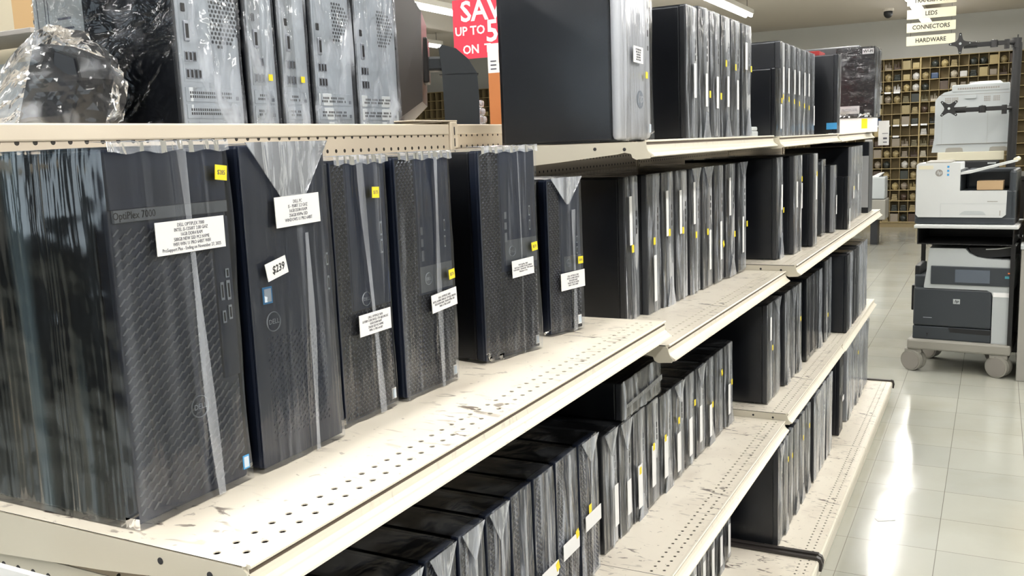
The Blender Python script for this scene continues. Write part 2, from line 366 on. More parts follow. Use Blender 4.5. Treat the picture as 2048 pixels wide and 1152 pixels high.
# ------------------------------------------------------------------ gondola shelving
Y0 = 0.5893; L = 1.2192; Yb = [Y0+i*L for i in range(5)]
BACK = -1.08
def deck_mb(depth, length, th=0.0012):
    """top sheet with two staggered rows of round holes near the front; local x 0 = front edge, y 0..length, z 0 = top"""
    mb = MB(); P = 0.0254; rows = ((-0.022, 0.5), (-0.047, 0.0)); r = 0.0040; hw = 0.0075
    n_ = int(length/P)
    xs = [-depth]
    for xr, ph in sorted(rows): xs += [xr-hw, xr+hw]
    xs += [0.0]
    for a, b_ in ((xs[0], xs[1]), (xs[2], xs[3]), (xs[4], xs[5])):
        mb.face([(a, 0, 0), (b_, 0, 0), (b_, length, 0), (a, length, 0)])
    for xr, ph in rows:
        y = 0.0; edges = []
        for k in range(n_):
            yc = (k+.5+ph*0.999)*P
            if yc+P/2 > length: break
            edges.append(yc)
        y = 0.0
        for yc in edges:
            ya, yb = yc-P/2, yc+P/2
            if ya > y+1e-5: mb.face([(xr-hw, y, 0), (xr+hw, y, 0), (xr+hw, ya, 0), (xr-hw, ya, 0)])
            y = yb
            ring = [(xr+r*math.cos(t), yc+r*math.sin(t), 0) for t in [i*PI/4+PI/8 for i in range(8)]]
            low = [(p[0], p[1], -0.0014) for p in ring]
            rc = []
            for t in [i*PI/4+PI/8 for i in range(8)]:
                c_, s_ = math.cos(t), math.sin(t); k_ = min(hw/abs(c_), (P/2)/abs(s_)); rc.append((xr+c_*k_, yc+s_*k_, 0))
            cor = {1: (xr-hw, yb, 0)}
            for i in range(8):
                j = (i+1) % 8
                pa, pb = rc[i], rc[j]
                q = [ring[i], pa]
                # insert the cell corner when the two outer points lie on different sides
                if abs(abs(pa[0]-xr)-hw) < 1e-6 and abs(abs(pb[0]-xr)-hw) > 1e-6: q.append((pa[0], pb[1], 0))
                elif abs(abs(pa[0]-xr)-hw) > 1e-6 and abs(abs(pb[0]-xr)-hw) < 1e-6: q.append((pb[0], pa[1], 0))
                q += [pb, ring[j]]
                mb.face(q); mb.face([ring[i], ring[j], low[j], low[i]])
        if y < length: mb.face([(xr-hw, y, 0), (xr+hw, y, 0), (xr+hw, length, 0), (xr-hw, length, 0)])
    # underside pan, the hollow's shade put into its near-black colour, and returns
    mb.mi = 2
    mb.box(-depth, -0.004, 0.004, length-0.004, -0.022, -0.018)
    mb.mi = 1
    mb.box(-0.004, -0.002, 0, length, -0.028, -0.0005)
    return mb
CH = [(-.0026, -.0010), (-.0008, .0012), (.0032, .0012), (.0046, -.0002), (.0046, -.0024), (.0036, -.0031), (.0008, -.0032), (.0008, -.0086), (.0022, -.0090), (.0024, -.0130), (.0030, -.0175),
      (.0070, -.0225), (.0120, -.0264), (.0165, -.0292), (.0172, -.0318), (.0150, -.0330), (.0060, -.0345), (.0000, -.0330), (-.0024, -.0300)]
def channel_mb(length):
    mb = MB(); mb.prism(CH, 1, 0.003, length-0.003); return mb
def plate_mb(depth):
    mb = MB()
    pts = [(-depth, -.002), (-.004, -.002), (.0015, -.006), (.002, -.012), (.006, -.022), (.012, -.029), (.010, -.036), (-.02, -.038), (-.028, -.034), (-.031, -.026), (-.045, -.023), (-.06, -.026),
           (-.20, -.040), (-depth, -.060)]
    mb.prism(pts, 1, -.0012, .0012)
    mb.mi = 1
    for x, z in ((-.11, -.014), (-.045, -.0165)): mb.cyl((x, -.0018, z), (x, .0018, z), .0036, 12)
    return mb
def shelf(i, front, z0, z1, label, back=BACK, base=False):
    z0 += H; z1 += H
    a = math.atan2(z1-z0, L)
    t = thing('gondola_shelf', label, 'shelf', (front, Yb[i], z0), 0, 'cream steel gondola shelves')
    t.rotation_euler = (a, 0, 0)
    dp = front-back
    deck_mb(dp, L-.002).build('deck', [MT['shelf'], MT['side'], MT['pan_shade']], t)
    if base:
        mb = MB(); mb.prism([(-.004, -.001), (.004, -.001), (.0085, -.006), (.0095, -.02), (.006, -.035), (-.006, -.105), (-.012, -.105), (-.004, -.03)], 1, 0.001, L-.003)
        mb.build('kick_front', MT['lip'], t)
    else:
        channel_mb(L).build('price_channel', MT['lip'], t)
        mb = MB(); mb.box(.0009, .0013, .004, L-.004, -.0085, -.0033); mb.build('groove_shade_strip', MT['slot'], t)  # dark brown strip: shade of the lip groove put into its colour
        for yy in (0.001, L-.003):
            p = plate_mb(dp); p.build('bracket', [MT['side'], MT['hole']], t, xf=Matrix.Translation((0, yy, 0)))
    return t
shelf(0, -.597, -.372, -.372, 'worn cream perforated shelf nearest the camera carrying the big wrapped towers')
shelf(1, -.592, -.424, -.437, 'scuffed cream shelf beyond the step, carrying nine slim wrapped computers')
shelf(2, -.560, -.418, -.424, 'cream middle shelf in the third bay under mixed slim towers')
shelf(3, -.562, -.427, -.431, 'cream middle shelf in the farthest bay beside the printer cart aisle')
shelf(1, -.632, -.002, -.004, 'top cream shelf holding the tall silver fronted tower')
shelf(2, -.614, -.008, -.008, 'top cream shelf in the third bay under seven slim computers')
shelf(3, -.609, -.010, -.006, 'top cream shelf at the far end under the Wi-Fi marked tower')
shelf(0, -.592, -.935, -.935, 'lower cream shelf under the nearest bay, mostly hidden by dark towers')
shelf(1, -.592, -.935, -.938, 'lower cream scuffed shelf with two rows of holes, second bay')
shelf(2, -.584, -.914, -.934, 'lower cream shelf in the third bay under wrapped towers')
shelf(3, -.582, -.937, -.934, 'lower cream shelf at the far end under black towers near its edge')
for i, nm in enumerate(['nearest', 'second', 'third', 'farthest']):
    shelf(i, -.482, -1.402, -1.402, 'cream base deck just above the floor, %s bay' % nm, base=True)
# black end strips across the base decks
for i, (yy, lab) in enumerate(((Yb[2], 'black plastic rail across the base deck between second and third bays'), (Yb[4]-.004, 'thin black end rail on the far end of the base deck'))):
    t = thing('divider_rail', lab, 'rail', (-.482, yy, H-1.402))
    for k, dy in enumerate((-.012, .012) if i == 0 else (0.0,)):
        mb = MB(); mb.box(-.50, .004, dy-.009, dy+.009, 0.0005, .010+.004*k, .002)
        mb.prism([(.0, .012), (.014, .006), (.020, -.012), (.017, -.036), (.009, -.036), (.010, -.012), (.004, .000)], 1, dy-.008, dy+.008)
        mb.build('rail_strip', MT['blackrail'], t)
# back panels, uprights and top rail
for i in range(4):
    t = thing('gondola_back_panel', 'cream pegboard back of the shelving, %s bay' % ['nearest', 'second', 'third', 'farthest'][i], 'panel', (BACK-.012, Yb[i], 0), 0, 'gondola back panels')
    mb = MB(); mb.box(0, .006, .016, L-.016, .02, H+.045); mb.build('pegboard', MT['peg'], t)
    mb = MB(); mb.box(-.004, .0095, .018, L-.018, H+.028, H+.051, .0025); mb.build('top_rail', MT['post'], t)
    mb = MB(); mb.box(-.030, -.024, .016, L-.016, .02, H+.045); mb.build('rear_board', MT['peg'], t)
for i in range(5):
    t = thing('gondola_upright', 'slotted cream steel upright post, %s' % ['at the near end of the shelving', 'between the nearest and second bays', 'between the second and third bays', 'between the third and farthest bays', 'at the far end of the shelving'][i], 'post', (BACK-.014, Yb[i], 0), 0, 'gondola uprights')
    mb = MB(); mb.box(-.012, .014, -.0145, .0145, 0, H+.056, .002); mb.build('post', MT['post'], t)
    mb = MB()
    for k in range(34): mb.box(.0142, .0146, -.002, .002, H+.045-k*.0254-.018, H+.045-k*.0254)
    mb.build('slots', MT['hole'], t)
    if i == 1:
        mb = MB(); mb.box(-.12, .012, -.16, .018, H+.0565, H+.0595, .001); mb.build('cap_plate', MT['post'], t)

# ------------------------------------------------------------------ computer towers
def film_mesh(w, h, d, seed, amp=0.004, off=0.003, ny=8, nz=20, nx=14, top=0.0):
    """wrap: box shell, rippled a few millimetres, open at the bottom"""
    rd = random.Random(seed); ox = rd.uniform(0, 50)
    mb = MB()
    def P(x, y, z, nrm):
        q = Vector((x*4+ox, y*40, z*5)); a = noise.noise(q)*amp+noise.noise(q*2.7)*amp*.4
        a = max(a, -off*.7)
        return (x+nrm[0]*(off+a), y+nrm[1]*(off+a), z+nrm[2]*(off*.6+abs(a)*.4))
    def grid(fn, nu, nv, mi=1):
        b = len(mb.v)
        for i in range(nu+1):
            for j in range(nv+1): mb.v.append(fn(i/nu, j/nv))
        for i in range(nu):
            for j in range(nv):
                mb.f.append((b+i*(nv+1)+j, b+(i+1)*(nv+1)+j, b+(i+1)*(nv+1)+j+1, b+i*(nv+1)+j+1)); mb.m.append(mi)
    def nr(x, y, z):
        v = Vector(((1 if x > -.004 else (-1 if x < -d+.004 else 0)), (1 if y > w/2-.002 else (-1 if y < -w/2+.002 else 0)), (1 if z > h-.003 else 0)))
        return v.normalized() if v.length else v
    zz = lambda t: .001+t*(h-.001)
    grid(lambda u, v: P(0, -w/2+u*w, zz(v), nr(0, -w/2+u*w, zz(v))), ny, nz, 0)
    grid(lambda u, v: P(-d, -w/2+u*w, zz(v), nr(-d, -w/2+u*w, zz(v))), max(2, ny//2), max(2, nz//2))
    for s_ in (-1, 1): grid(lambda u, v: P(-d+u*d, s_*w/2, zz(v), nr(-d+u*d, s_*w/2, zz(v))), nx, nz)
    grid(lambda u, v: P(-d+u*d, -w/2+v*w, h, nr(-d+u*d, -w/2+v*w, h)), nx, ny, 2)
    return mb
def fold_mb(w, h, at_top, size, wob=0.0, x=0.0042):
    mb = MB(); c = wob
    if at_top: pts = [(-w*.49, h), (w*.47, h), (c+w*.05, h-size), (c-w*.03, h-size)]
    else: pts = [(-w*.30+c, .001), (w*.46, .001), (c+w*.12, size), (c+w*.05, size)]
    a = [(x+.0012, p[0], p[1]) for p in pts]; b = [(x, p[0], p[1]) for p in pts]
    mb.add(a+b, [(0, 1, 2, 3), (7, 6, 5, 4), (0, 4, 5, 1), (1, 5, 6, 2), (2, 6, 7, 3), (3, 7, 4, 0)])
    return mb
def seam_mb(w, h, yc0, yc1, sw, z1=None, x=0.0045, seed=0):
    mb = MB(); n_ = 16; z1 = z1 or h; rd = random.Random(seed); A = []; 
    for i in range(n_+1):
        t = i/n_; z = .002+t*(z1-.002); y = yc1+(yc0-yc1)*t+math.sin(t*5+seed)*.0012; s_ = sw*(.5+.18*math.sin(t*7+seed*2)); A.append((y-s_, y+s_, z))
    vs = []
    for a, b_, z in A: vs += [(x, a, z), (x, b_, z)]
    mb.add(vs, [(2*i, 2*i+1, 2*i+3, 2*i+2) for i in range(n_)])
    return mb
def case_mb(w, h, d, fx=-.022):
    mb = MB(); mb.box(-d, fx, -w/2, w/2, .004, h-.002, .003); mb.box(-d+.03, fx-.03, -w/2+.01, w/2-.01, 0, .006)
    return mb
def weave_mb(w, regions, cell=(.0078, .0098), x=0.0):
    """raised slanted bars of a woven front"""
    mb = MB(); 
    for (u0, u1, v0, v1) in regions:
        nu = int((u1-u0)/cell[0]); nv = int((v1-v0)/cell[1])
        for i in range(nu):
            for j in range(nv):
                cu = u0+(i+.5)*(u1-u0)/nu-w/2; cv = v0+(j+.5)*(v1-v0)/nv
                if i % 2: cv += cell[1]*.5
                if cv > v1-cell[1]*.5: continue
                du, dv = .0036, .0034
                nx_, nz_ = -.00055, .00055
                p = [(x+.0004, cu-du+nx_, cv-dv+nz_), (x+.0004, cu-du-nx_, cv-dv-nz_), (x+.0004, cu+du-nx_, cv+dv-nz_), (x+.0004, cu+du+nx_, cv+dv+nz_),
                     (x+.0022, cu-du*.85, cv-dv*.85), (x+.0022, cu+du*.85, cv+dv*.85)]
                mb.add(p, [(0, 1, 4), (2, 3, 5), (1, 2, 5, 4), (3, 0, 4, 5)])
    return mb
def diamond_mb(w, regions, cell=.0085, x=0.0):
    """staggered rows of small four-sided studs"""
    mb = MB()
    for (u0, u1, v0, v1) in regions:
        nu = max(1, round((u1-u0)/cell)); nv = max(1, round((v1-v0)/(cell*.52)))
        cw = (u1-u0)/nu; chh = (v1-v0)/nv
        mb.mi = 1; mb.face([(x, u0-w/2, v0), (x, u1-w/2, v0), (x, u1-w/2, v1), (x, u0-w/2, v1)])
        for j in range(nv-1):
            for i in range(nu-(j % 2)):
                y = u0+(i+.5+.5*(j % 2))*cw-w/2; z = v0+(j+1)*chh
                p = [(x+.0002, y-cw*.46, z-chh*.30), (x+.0002, y-cw*.10, z-chh*.86), (x+.0002, y+cw*.46, z+chh*.30), (x+.0002, y+cw*.10, z+chh*.86), (x+.0026, y-cw*.16, z+chh*.12)]
                mb.mi = 1; mb.add(p, [(0, 1, 4), (1, 2, 4)]); mb.mi = 0; mb.add(p, [(2, 3, 4), (3, 0, 4)])  # lower faces dark, upper faces paler: stud shading put into the colours
    return mb
def ring_mb(y, z, R, r, x, n_=28):
    mb = MB(); vs = []; 
    for i in range(n_):
        t = 2*PI*i/n_
        for q in ((R+r, x), (R, x+.0012), (R-r, x)): vs.append((q[1], y+q[0]*math.cos(t), z+q[0]*math.sin(t)))
    fs = []
    for i in range(n_):
        j = (i+1) % n_
        fs += [(3*i, 3*j, 3*j+1, 3*i+1), (3*i+1, 3*j+1, 3*j+2, 3*i+2)]
    mb.add(vs, fs); return mb
def card(parent, name, m, u, v, cw, chh, x, tilt=0.0, w=0.0, curl=0.0):
    """thin card on the front face, centre (u from the left edge, v up)"""
    mb = MB(); mb.box(-.0004, .0004, -cw/2, cw/2, -chh/2, chh/2)
    X = Matrix.Translation((x, u-w/2, v)) @ Matrix.Rotation(tilt, 4, 'X')
    return mb.build(name, m, parent, xf=X)
def lettering(parent, lines, size, u, v, w, x, tilt=0.0, m='ink', sx=.62, bold=0.0, shear=0):
    return text_mesh(lines, size, 'lettering', MT[m], parent, onX(x, u-w/2, v, tilt), bold=bold, sx=sx, extrude=.0001, shear=shear)

def hero(label, loc, rz, w, h, d, kind, deco, filmk='filmA', seed=1, group=None):
    t = thing('computer_tower', label, 'computer', loc, rz, group)
    case_mb(w, h, d).build('case', MT['case_blue'] if kind == 'weave' else MT['case'], t)
    bz = MB(); bz.box(-.022, -.003, -w/2, w/2, .003, h, .004)
    if kind in ('diamond', 'plain'): bz.box(-.004, 0, -w/2+.001, w/2-.001, .004, h-.001, .0015)
    bez = bz.build('front_bezel', MT['bez'], t)
    if kind == 'weave':
        # blank areas stand proud; the weave lies between them
        mb = MB(); mb.box(-.004, .001, -w/2+.002, w/2-.002, h*.845, h-.002, .001); mb.box(-.004, .0005, w/2-.026, w/2-.002, h*.33, h*.80, .001)
        mb.build('blank_panel', MT['bez'], t)
        mb = MB(); mb.box(-.003, .0014, -w/2+.006, w/2-.002, h*.812, h*.845, .0006); s = mb.build('silver_strip', MT['silver'], t); s['label'] = 'pale grey strip with model lettering'
        lettering(s, 'OptiPlex 7000', .0105, .030, h*.829, w, .0018, sx=.85, m='inkbk')
        weave_mb(w, [(.004, w-.028, .012, h*.80), (w-.028, w-.004, .012, h*.32)], x=-.002).build('woven_grille', MT['grille'], t)
    if kind == 'diamond':
        gl, gb = deco['grille']
        regs = [(.003, w*gl, .006, h-.004), (w*gl, w-.003, .006, h*gb)]
        diamond_mb(w, regs, x=.0003).build('diamond_grille', [MT['grille2'], MT['pit_shade']], t)
        mb = MB(); mb.box(-.001, .0012, -w/2+w*gl+.004, w/2-.002, h*gb, h-.003, .0006); mb.build('front_panel', MT['bez2'], t)
        if deco.get('square'):
            u0, v0, u1, v1 = deco['square']; mb = MB(); mb.box(0, .0018, u0*w-w/2, u1*w-w/2, v0*h, v1*h, .0004); mb.build('button_panel', MT['silver'], t)
    if kind == 'plain':
        diamond_mb(w, [(.02, w-.02, .03, h*.42)], x=-.0010).build('diamond_grille', [MT['bez2'], MT['bez']], t)
    for (u, v, pw, ph) in deco.get('ports', []):
        mb = MB(); mb.mi = 0; mb.box(.0012, .0022, u*w-pw/2-w/2, u*w+pw/2-w/2, v*h-ph/2, v*h+ph/2); mb.mi = 1
        mb.box(.0022, .0026, u*w-pw*.22-w/2, u*w+pw*.22-w/2, v*h-ph*.36, v*h+ph*.36); mb.build('front_port', [MT['ring'], MT['port']], t)
    for (u, v, pw, ph) in deco.get('slots', []):
        mb = MB(); mb.box(.0012, .0020, u*w-pw/2-w/2, u*w+pw/2-w/2, v*h-ph/2, v*h+ph/2); mb.build('card_slot', MT['portm'], t)
    if 'logo' in deco:
        u, v, R = deco['logo']; r = ring_mb(u*w-w/2, v*h, R, .0007, .0022).build('round_emblem', MT['ring'], t)
        lettering(r, 'D\u25C7LL' if False else 'DELL', R*.72, u*w, v*h, w, .0030, m='ring', sx=.95)
    if 'badge' in deco:
        u, v, bw, bh, mm = deco['badge']; b = card(t, 'processor_badge', MT[mm], u*w, v*h, bw, bh, .0026, 0, w)
        card(b, 'badge_face', MT['badge'], u*w, v*h, bw*.72, bh*.78, .0031, 0, w)
    if 'label' in deco:
        u, v, lw, lh, tl, lines, sz = deco['label']; b = card(t, 'paper_label', MT['label'], u*w, v*h, lw, lh, .0105, tl, w)
        lettering(b, lines, sz, u*w, v*h, w, .0111, tl, m='ink', sx=.78)
    if 'price' in deco:
        u, v, lw, lh, tl, lines, sz = deco['price']; b = card(t, 'price_card', MT['label'], u*w, v*h, lw, lh, .0106, tl, w)
        lettering(b, lines, sz, u*w+.002, v*h, w, .0112, tl, m='inkbk', sx=.85, shear=.25, bold=.0002)
    if 'sticker' in deco:
        u, v, lw, tl, s_ = deco['sticker']; b = card(t, 'yellow_sticker', MT['yellow'], u*w, v*h, lw, lw*.95, .0116, tl, w); b['label'] = 'yellow price sticker'
        lettering(b, s_, lw*.42, u*w, v*h, w, .0122, tl, m='ink', sx=.8)
    film_mesh(w, h, d, seed, ny=14, nz=34, nx=18, amp=.004, off=.0035).build('plastic_wrap', [MT[filmk], MT[deco.get('side', 'sideB')], MT['topF']], t, True)
    if 'seam' in deco:
        a, b_, sw, z1 = deco['seam']; seam_mb(w, h, a*w-w/2, b_*w-w/2, sw, z1*h, x=.0094, seed=seed).build('wrap_seam', MT['seam'], t, True)
    if kind != 'plain' and 'fold' not in deco:
        mb = MB(); n_ = 22; rd = random.Random(seed); top_ = []; bot_ = []
        for i in range(n_+1):
            y = -w/2+w*i/n_; top_.append((.0085, y, h+.0065+.0012*math.sin(i*1.3+seed))); bot_.append((.0093, y, h-.003-.003*math.sin(i*.55+seed)**2))
        for i in range(n_): mb.face([bot_[i], bot_[i+1], top_[i+1], top_[i]])
        for i in range(n_): mb.face([top_[i], top_[i+1], (-.03, top_[i+1][1], h+.007), (-.03, top_[i][1], h+.007)])
        mb.build('wrap_edge', MT['fold'], t, True)
    if 'fold' in deco: fold_mb(w, h+.003, True, deco['fold'], x=.0092).build('wrap_fold', MT['fold'], t)
    return t
zA = H-.3715
hero('big dark wrapped tower with woven front and grey strip, leftmost on the nearest shelf', (-.757, .690, zA), 0, .158, .383, .30, 'weave', dict(side='sideA',
    ports=[(.93, .585, .0055, .022), (.93, .635, .0055, .010), (.80+.02, .0, .0, .0)][:2]+[(.87, .585, .0050, .020), (.87, .51, .0050, .014), (.93, .52, .005, .016)],
    logo=(.57, .275, .0118), label=(.585, .760, .094, .034, 0.0, 'DELL OPTIPLEX 7000\nINTEL i5-12500T 2.00 GHZ\n16GB DDR4 RAM\n500GB NEW SSD M.2 NVME\nWIFI WIN 11 PRO 64BIT WIFI\nProSupport Plus - Ending on November 27, 2025', .0052),
    sticker=(.89, .925, .017, -.12, '$285'), badge=(.95, .06, .010, .016, 'blue'), seam=(.56, .66, .011, .995)), 'filmA', 3)
hero('plain navy wrapped tower with a $239 price card and folded triangle of film on top', (-.754, .864, zA), 0, .150, .383, .30, 'plain', dict(
    ports=[(.93, .62, .004, .016), (.93, .54, .004, .018)], logo=(.22, .46, .0115), label=(.54, .795, .080, .036, .02, 'DELL PC\ni5 - 9500T 2.2 GHZ\n16GB DDR4 RAM\n256GB NVMe SSD\nWINDOWS 11 PRO 64BIT', .0056),
    price=(.24, .625, .036, .021, .20, '$239', .0125), badge=(.17, .545, .016, .020, 'blue'), seam=(.64, .60, .009, .72), fold=.085), 'filmB', 5)
T3 = dict(grille=(.24, .43), logo=(.50, .468, .0095), ports=[(.86, .73, .005, .020), (.86, .66, .005, .020)], sticker=(.69, .875, .016, -.05, '$175'),
    label=(.55, .375, .074, .030, -.0, 'DELL OPTIPLEX 5070\ni5-9500 CORE INTEL CPU @3.00GHZ\n16GB DDR4 RAM\n256GB SSD M.2 NVME\nWIN 11 PRO 64 BIT', .0048),
    badge=(.92, .055, .010, .016, 'label'), seam=(.45, .62, .011, .995))
hero('wrapped tower with diamond grille, third from the left on the nearest shelf', (-.772, 1.030, zA), 0, .122, .359, .30, 'diamond', T3, 'filmB', 7)
T4 = dict(grille=(.33, .42), square=(.36, .43, .98, .54), logo=(.50, .485, .0090), ports=[(.86, .70, .004, .018), (.86, .63, .004, .018)],
    slots=[(.42, .69, .006, .012), (.42, .64, .006, .012), (.42, .585, .006, .016)], sticker=(.86, .487, .016, .08, '$275'),
    label=(.70, .382, .070, .028, .06, 'DELL OPTIPLEX 5060\nINTEL i5-8500 3.00GHZ CPU @ 3.00GHZ\n8GB DDR4 RAM, 256GB NVMe SSD\nWIN 11 PRO 64 BIT', .0047), badge=(.93, .05, .010, .016, 'label'), seam=(.66, .62, .010, .995))
hero('wrapped diamond-grille tower, its label low on the front, fourth on the nearest shelf', (-.765, 1.180, zA), math.radians(-2), .140, .360, .30, 'diamond', T4, 'filmB', 9)
T5 = dict(T4); T5.update(label=(.64, .432, .060, .030, .04, 'Dell OptiPlex 7060\nIntel Core i5-8500 CPU @ 3.00GHz\n16GB DDR4 - 256GB SSD - DVD Burner\nWindows 11 Pro', .0042),
    sticker=(.86, .525, .016, .10, '$275'), square=(.40, .45, .98, .57), logo=(.52, .515, .0088), seam=(.62, .64, .0022, .995))
hero('wrapped tower standing apart at an angle, fifth on the nearest shelf', (-.750, 1.427, zA), math.radians(-12.5), .150, .364, .235, 'diamond', T5, 'filmB', 11)
T6 = dict(grille=(.34, .38), square=(.45, .40, .98, .50), logo=(.58, .455, .0070), ports=[(.86, .60, .004, .014), (.86, .53, .004, .014)], sticker=(.84, .468, .015, .0, '$205'),
    label=(.60, .345, .074, .034, .02, 'DELL OPTIPLEX 3070\nINTEL i5-9500 3.00GHZ\n8GB DDR4 RAM\n256GB SSD M.2 NVME\nWIN 11 PRO 64BIT', .0048), badge=(.88, .07, .011, .018, 'label'), seam=(.70, .66, .009, .80), fold=.052)
hero('short slim wrapped computer at the right end of the nearest shelf', (-.742, 1.641, zA), math.radians(-15), .100, .303, .26, 'diamond', T6, 'filmB', 13)
# rear tower standing behind the first two, only its top showing
hero('wrapped tower pushed back behind the leftmost tower, only its top edge showing', (-.93, .70, zA), 0, .15, .388, .135, 'plain', {}, 'filmB', 15) if False else None

# generic row towers ------------------------------------------------
PROTO = {}
def row_tower(kind, w, h, d, fk, seed, lab=None, stick=None, fold=None, seam=True):
    key = (kind, round(w, 3), round(h, 3), round(d, 2), fk, seed, lab, stick, fold)
    t = thing('desktop_computer', 'x', 'computer')
    case_mb(w, h, d, -.016).build('case', MT['case'], t)
    mb = MB()
    if kind == 'hp':          # dark half, grey half
        mb.mi = 0; mb.box(-.016, 0, -w/2, w*.02, .003, h, .003); mb.mi = 1; mb.box(-.016, .0015, w*.02, w/2, .003, h, .003)
        mb.build('front_bezel', [MT['darkb'], MT['greyb']], t)
    elif kind == 'grey':
        mb.box(-.016, 0, -w/2, w/2, .003, h, .003); mb.build('front_bezel', MT['greyb'], t)
    elif kind == 'black':
        mb.box(-.016, 0, -w/2, w/2, .003, h, .003)
        mb.build('front_bezel', MT['case'], t)
        m2 = MB(); m2.box(0, .0015, -w*.32, w*.38, h*.62, h*.88, .001); m2.box(0, .0015, -w*.32, w*.38, h*.10, h*.52, .001); m2.build('drive_bay', MT['darkb'], t)
    elif kind == 'ribbed':
        mb.box(-.016, 0, -w/2, w/2, .003, h, .003); mb.build('front_bezel', MT['case'], t)
        m2 = MB()
        for k in range(5): m2.box(0, .002, -w*.42+k*w*.18, -w*.42+k*w*.18+w*.06, h*.06, h*.95)
        m2.build('front_ribs', MT['darkb'], t)
    elif kind == 'diamond':
        mb.box(-.016, 0, -w/2, w/2, .003, h, .003); mb.build('front_bezel', MT['bez'], t)
        diamond_mb(w, [(.004, w*.34, .006, h-.004), (w*.34, w-.004, .006, h*.40)], cell=.010, x=.0003).build('diamond_grille', [MT['grille2'], MT['pit_shade']], t)
    if kind in ('hp', 'grey'):
        m2 = MB()
        for k, zz in enumerate((.72, .66, .60)): m2.box(.0015, .0021, w*.30, w*.36, h*zz, h*zz+.014)
        m2.build('front_ports', MT['port'], t)
    if lab: card(t, 'paper_label', MT['label'], *lab, .0082, 0, w)
    if stick:
        b = card(t, 'yellow_sticker', MT['yellow'], stick[0], stick[1], .014, .018, .0088, stick[2], w)
    if fk: film_mesh(w, h, d, seed, ny=6, nz=14, nx=8, amp=.0032, off=.0024).build('plastic_wrap', [MT[fk], MT['sideB'], MT['topG']], t, True)
    if fold:
        at_top, size = fold; fold_mb(w, h+.002 if at_top else h, at_top, size, x=.0070).build('wrap_fold', MT['fold'], t)
    if fk and seam: seam_mb(w, h, w*.05, w*.0, w*.10, h, x=.0072, seed=seed).build('wrap_seam', MT['seam'], t, True)
    return t
ORD = ['first', 'second', 'third', 'fourth', 'fifth', 'sixth', 'seventh', 'eighth', 'ninth', 'tenth', 'eleventh', 'twelfth']
def row(items, z, desc, group, d=.31, h=.34, kind='hp', seed0=0, cols=None, film_cycle=('filmC', 'filmD'), texts=None):
    """items: (y0, y1, x front, dict of overrides)"""
    rd = random.Random(seed0)
    for i, it in enumerate(items):
        y0, y1, xf_ = it[:3]; o = it[3] if len(it) > 3 else {}
        w_ = y1-y0-.008; hh = o.get('h', h); kd = o.get('kind', kind)
        lab = o.get('lab', 'auto')
        if lab == 'auto':
            lab = None
        stick = o.get('st')
        fold = o.get('fold', (False, .06+.03*rd.random()) if rd.random() < .45 else ((True, .05+.03*rd.random()) if rd.random() < .4 else None))
        t = row_tower(kd, w_, hh-.004, o.get('d', d), o.get('film', film_cycle[i % len(film_cycle)]), seed0+i, lab=lab, stick=stick, fold=fold)
        t.location = (xf_, (y0+y1)/2, o.get('z', z)+H); t.rotation_euler = (0, 0, math.radians(o.get('rz', 0)))
        tag(t, o.get('label', '%s %s computer from the left, %s' % (ORD[i], o.get('look', 'wrapped'), desc)), 'computer', group)
def V(u, v, h_=.115, w_=.018): return (u, v, w_, h_)       # narrow upright label

# second bay, middle shelf: nine slim computers
by = [(2.030, 2.130, -.765), (2.135, 2.236, -.747), (2.240, 2.340, -.744), (2.343, 2.452, -.741), (2.457, 2.560, -.737), (2.565, 2.675, -.733), (2.680, 2.790, -.730), (2.795, 2.912, -.726), (2.918, 3.026, -.718)]
bd = [dict(lab=V(.022, .245), st=(.030, .178, .0)), dict(lab=V(.036, .092), st=(.030, .185, 0)), dict(lab=V(.022, .245), st=(.036, .195, 0)), dict(lab=V(.022, .24), st=(.040, .19, 0)),
      dict(lab=V(.022, .255), st=(.034, .167, 0)), dict(lab=V(.055, .11), st=(.028, .165, 0)), dict(lab=V(.050, .125), st=(.075, .112, .5)), dict(lab=V(.026, .25), st=(.080, .13, 0)), dict(lab=V(.036, .12), st=(.085, .15, 0))]
row([(a, b, c, q) for (a, b, c), q in zip(by, bd)], -.4325, 'row of nine on the scuffed middle shelf', 'slim computers on the second bay middle shelf', h=.352, seed0=20)

# top shelf, second bay: tall silver tower and six slims
t = thing('workstation_tower', 'tall silver fronted tower in clear film, nearest on the top shelf', 'computer', (-.690, 1.924, H-.002))
w_, h_, d_ = .196, .43, .274
case_mb(w_, h_, d_).build('case', MT['case'], t)
mb = MB(); mb.box(-.022, 0, -w_/2, w_/2, .003, h_, .010); mb.build('front_bezel', MT['alu'], t, True)
mb = MB()
for k in range(5): mb.box(.0002, .0010, w_*.38, w_*.40, .195+k*.030, .205+k*.030+(.004 if k % 2 else 0))
mb.build('front_ports', MT['darkb'], t)
em = MB(); em.cyl((.0005, w_*.10, .088), (.0016, w_*.10, .088), .019, 32); em = em.build('round_emblem', MT['ring'], t, False)
text_mesh('hp', .030, 'lettering', MT['alu'], em, onX(.0019, w_*.10, .0905), bold=.0004, shear=.35, extrude=.0002)
b = card(t, 'paper_label', MT['label'], .090, .180, .060, .034, .0082, -.03, w_); lettering(b, 'HP Z WORKSTATION\nINTEL CORE i7 CPU\n16GB DDR4 RAM\n512GB SSD NVME\nWIN 11 PRO 64BIT', .0055, .090, .180, w_, .0088, -.03)
b = card(t, 'yellow_sticker', MT['yellow'], .140, .140, .014, .014, .009, -.08, w_)
card(t, 'processor_badge', MT['badge'], .160, .026, .012, .018, .0080, 0, w_)
film_mesh(w_, h_, d_, 31, ny=14, nz=34, nx=16, amp=.004, off=.005).build('plastic_wrap', [MT['filmB'], MT['sideB'], MT['topG']], t, True)
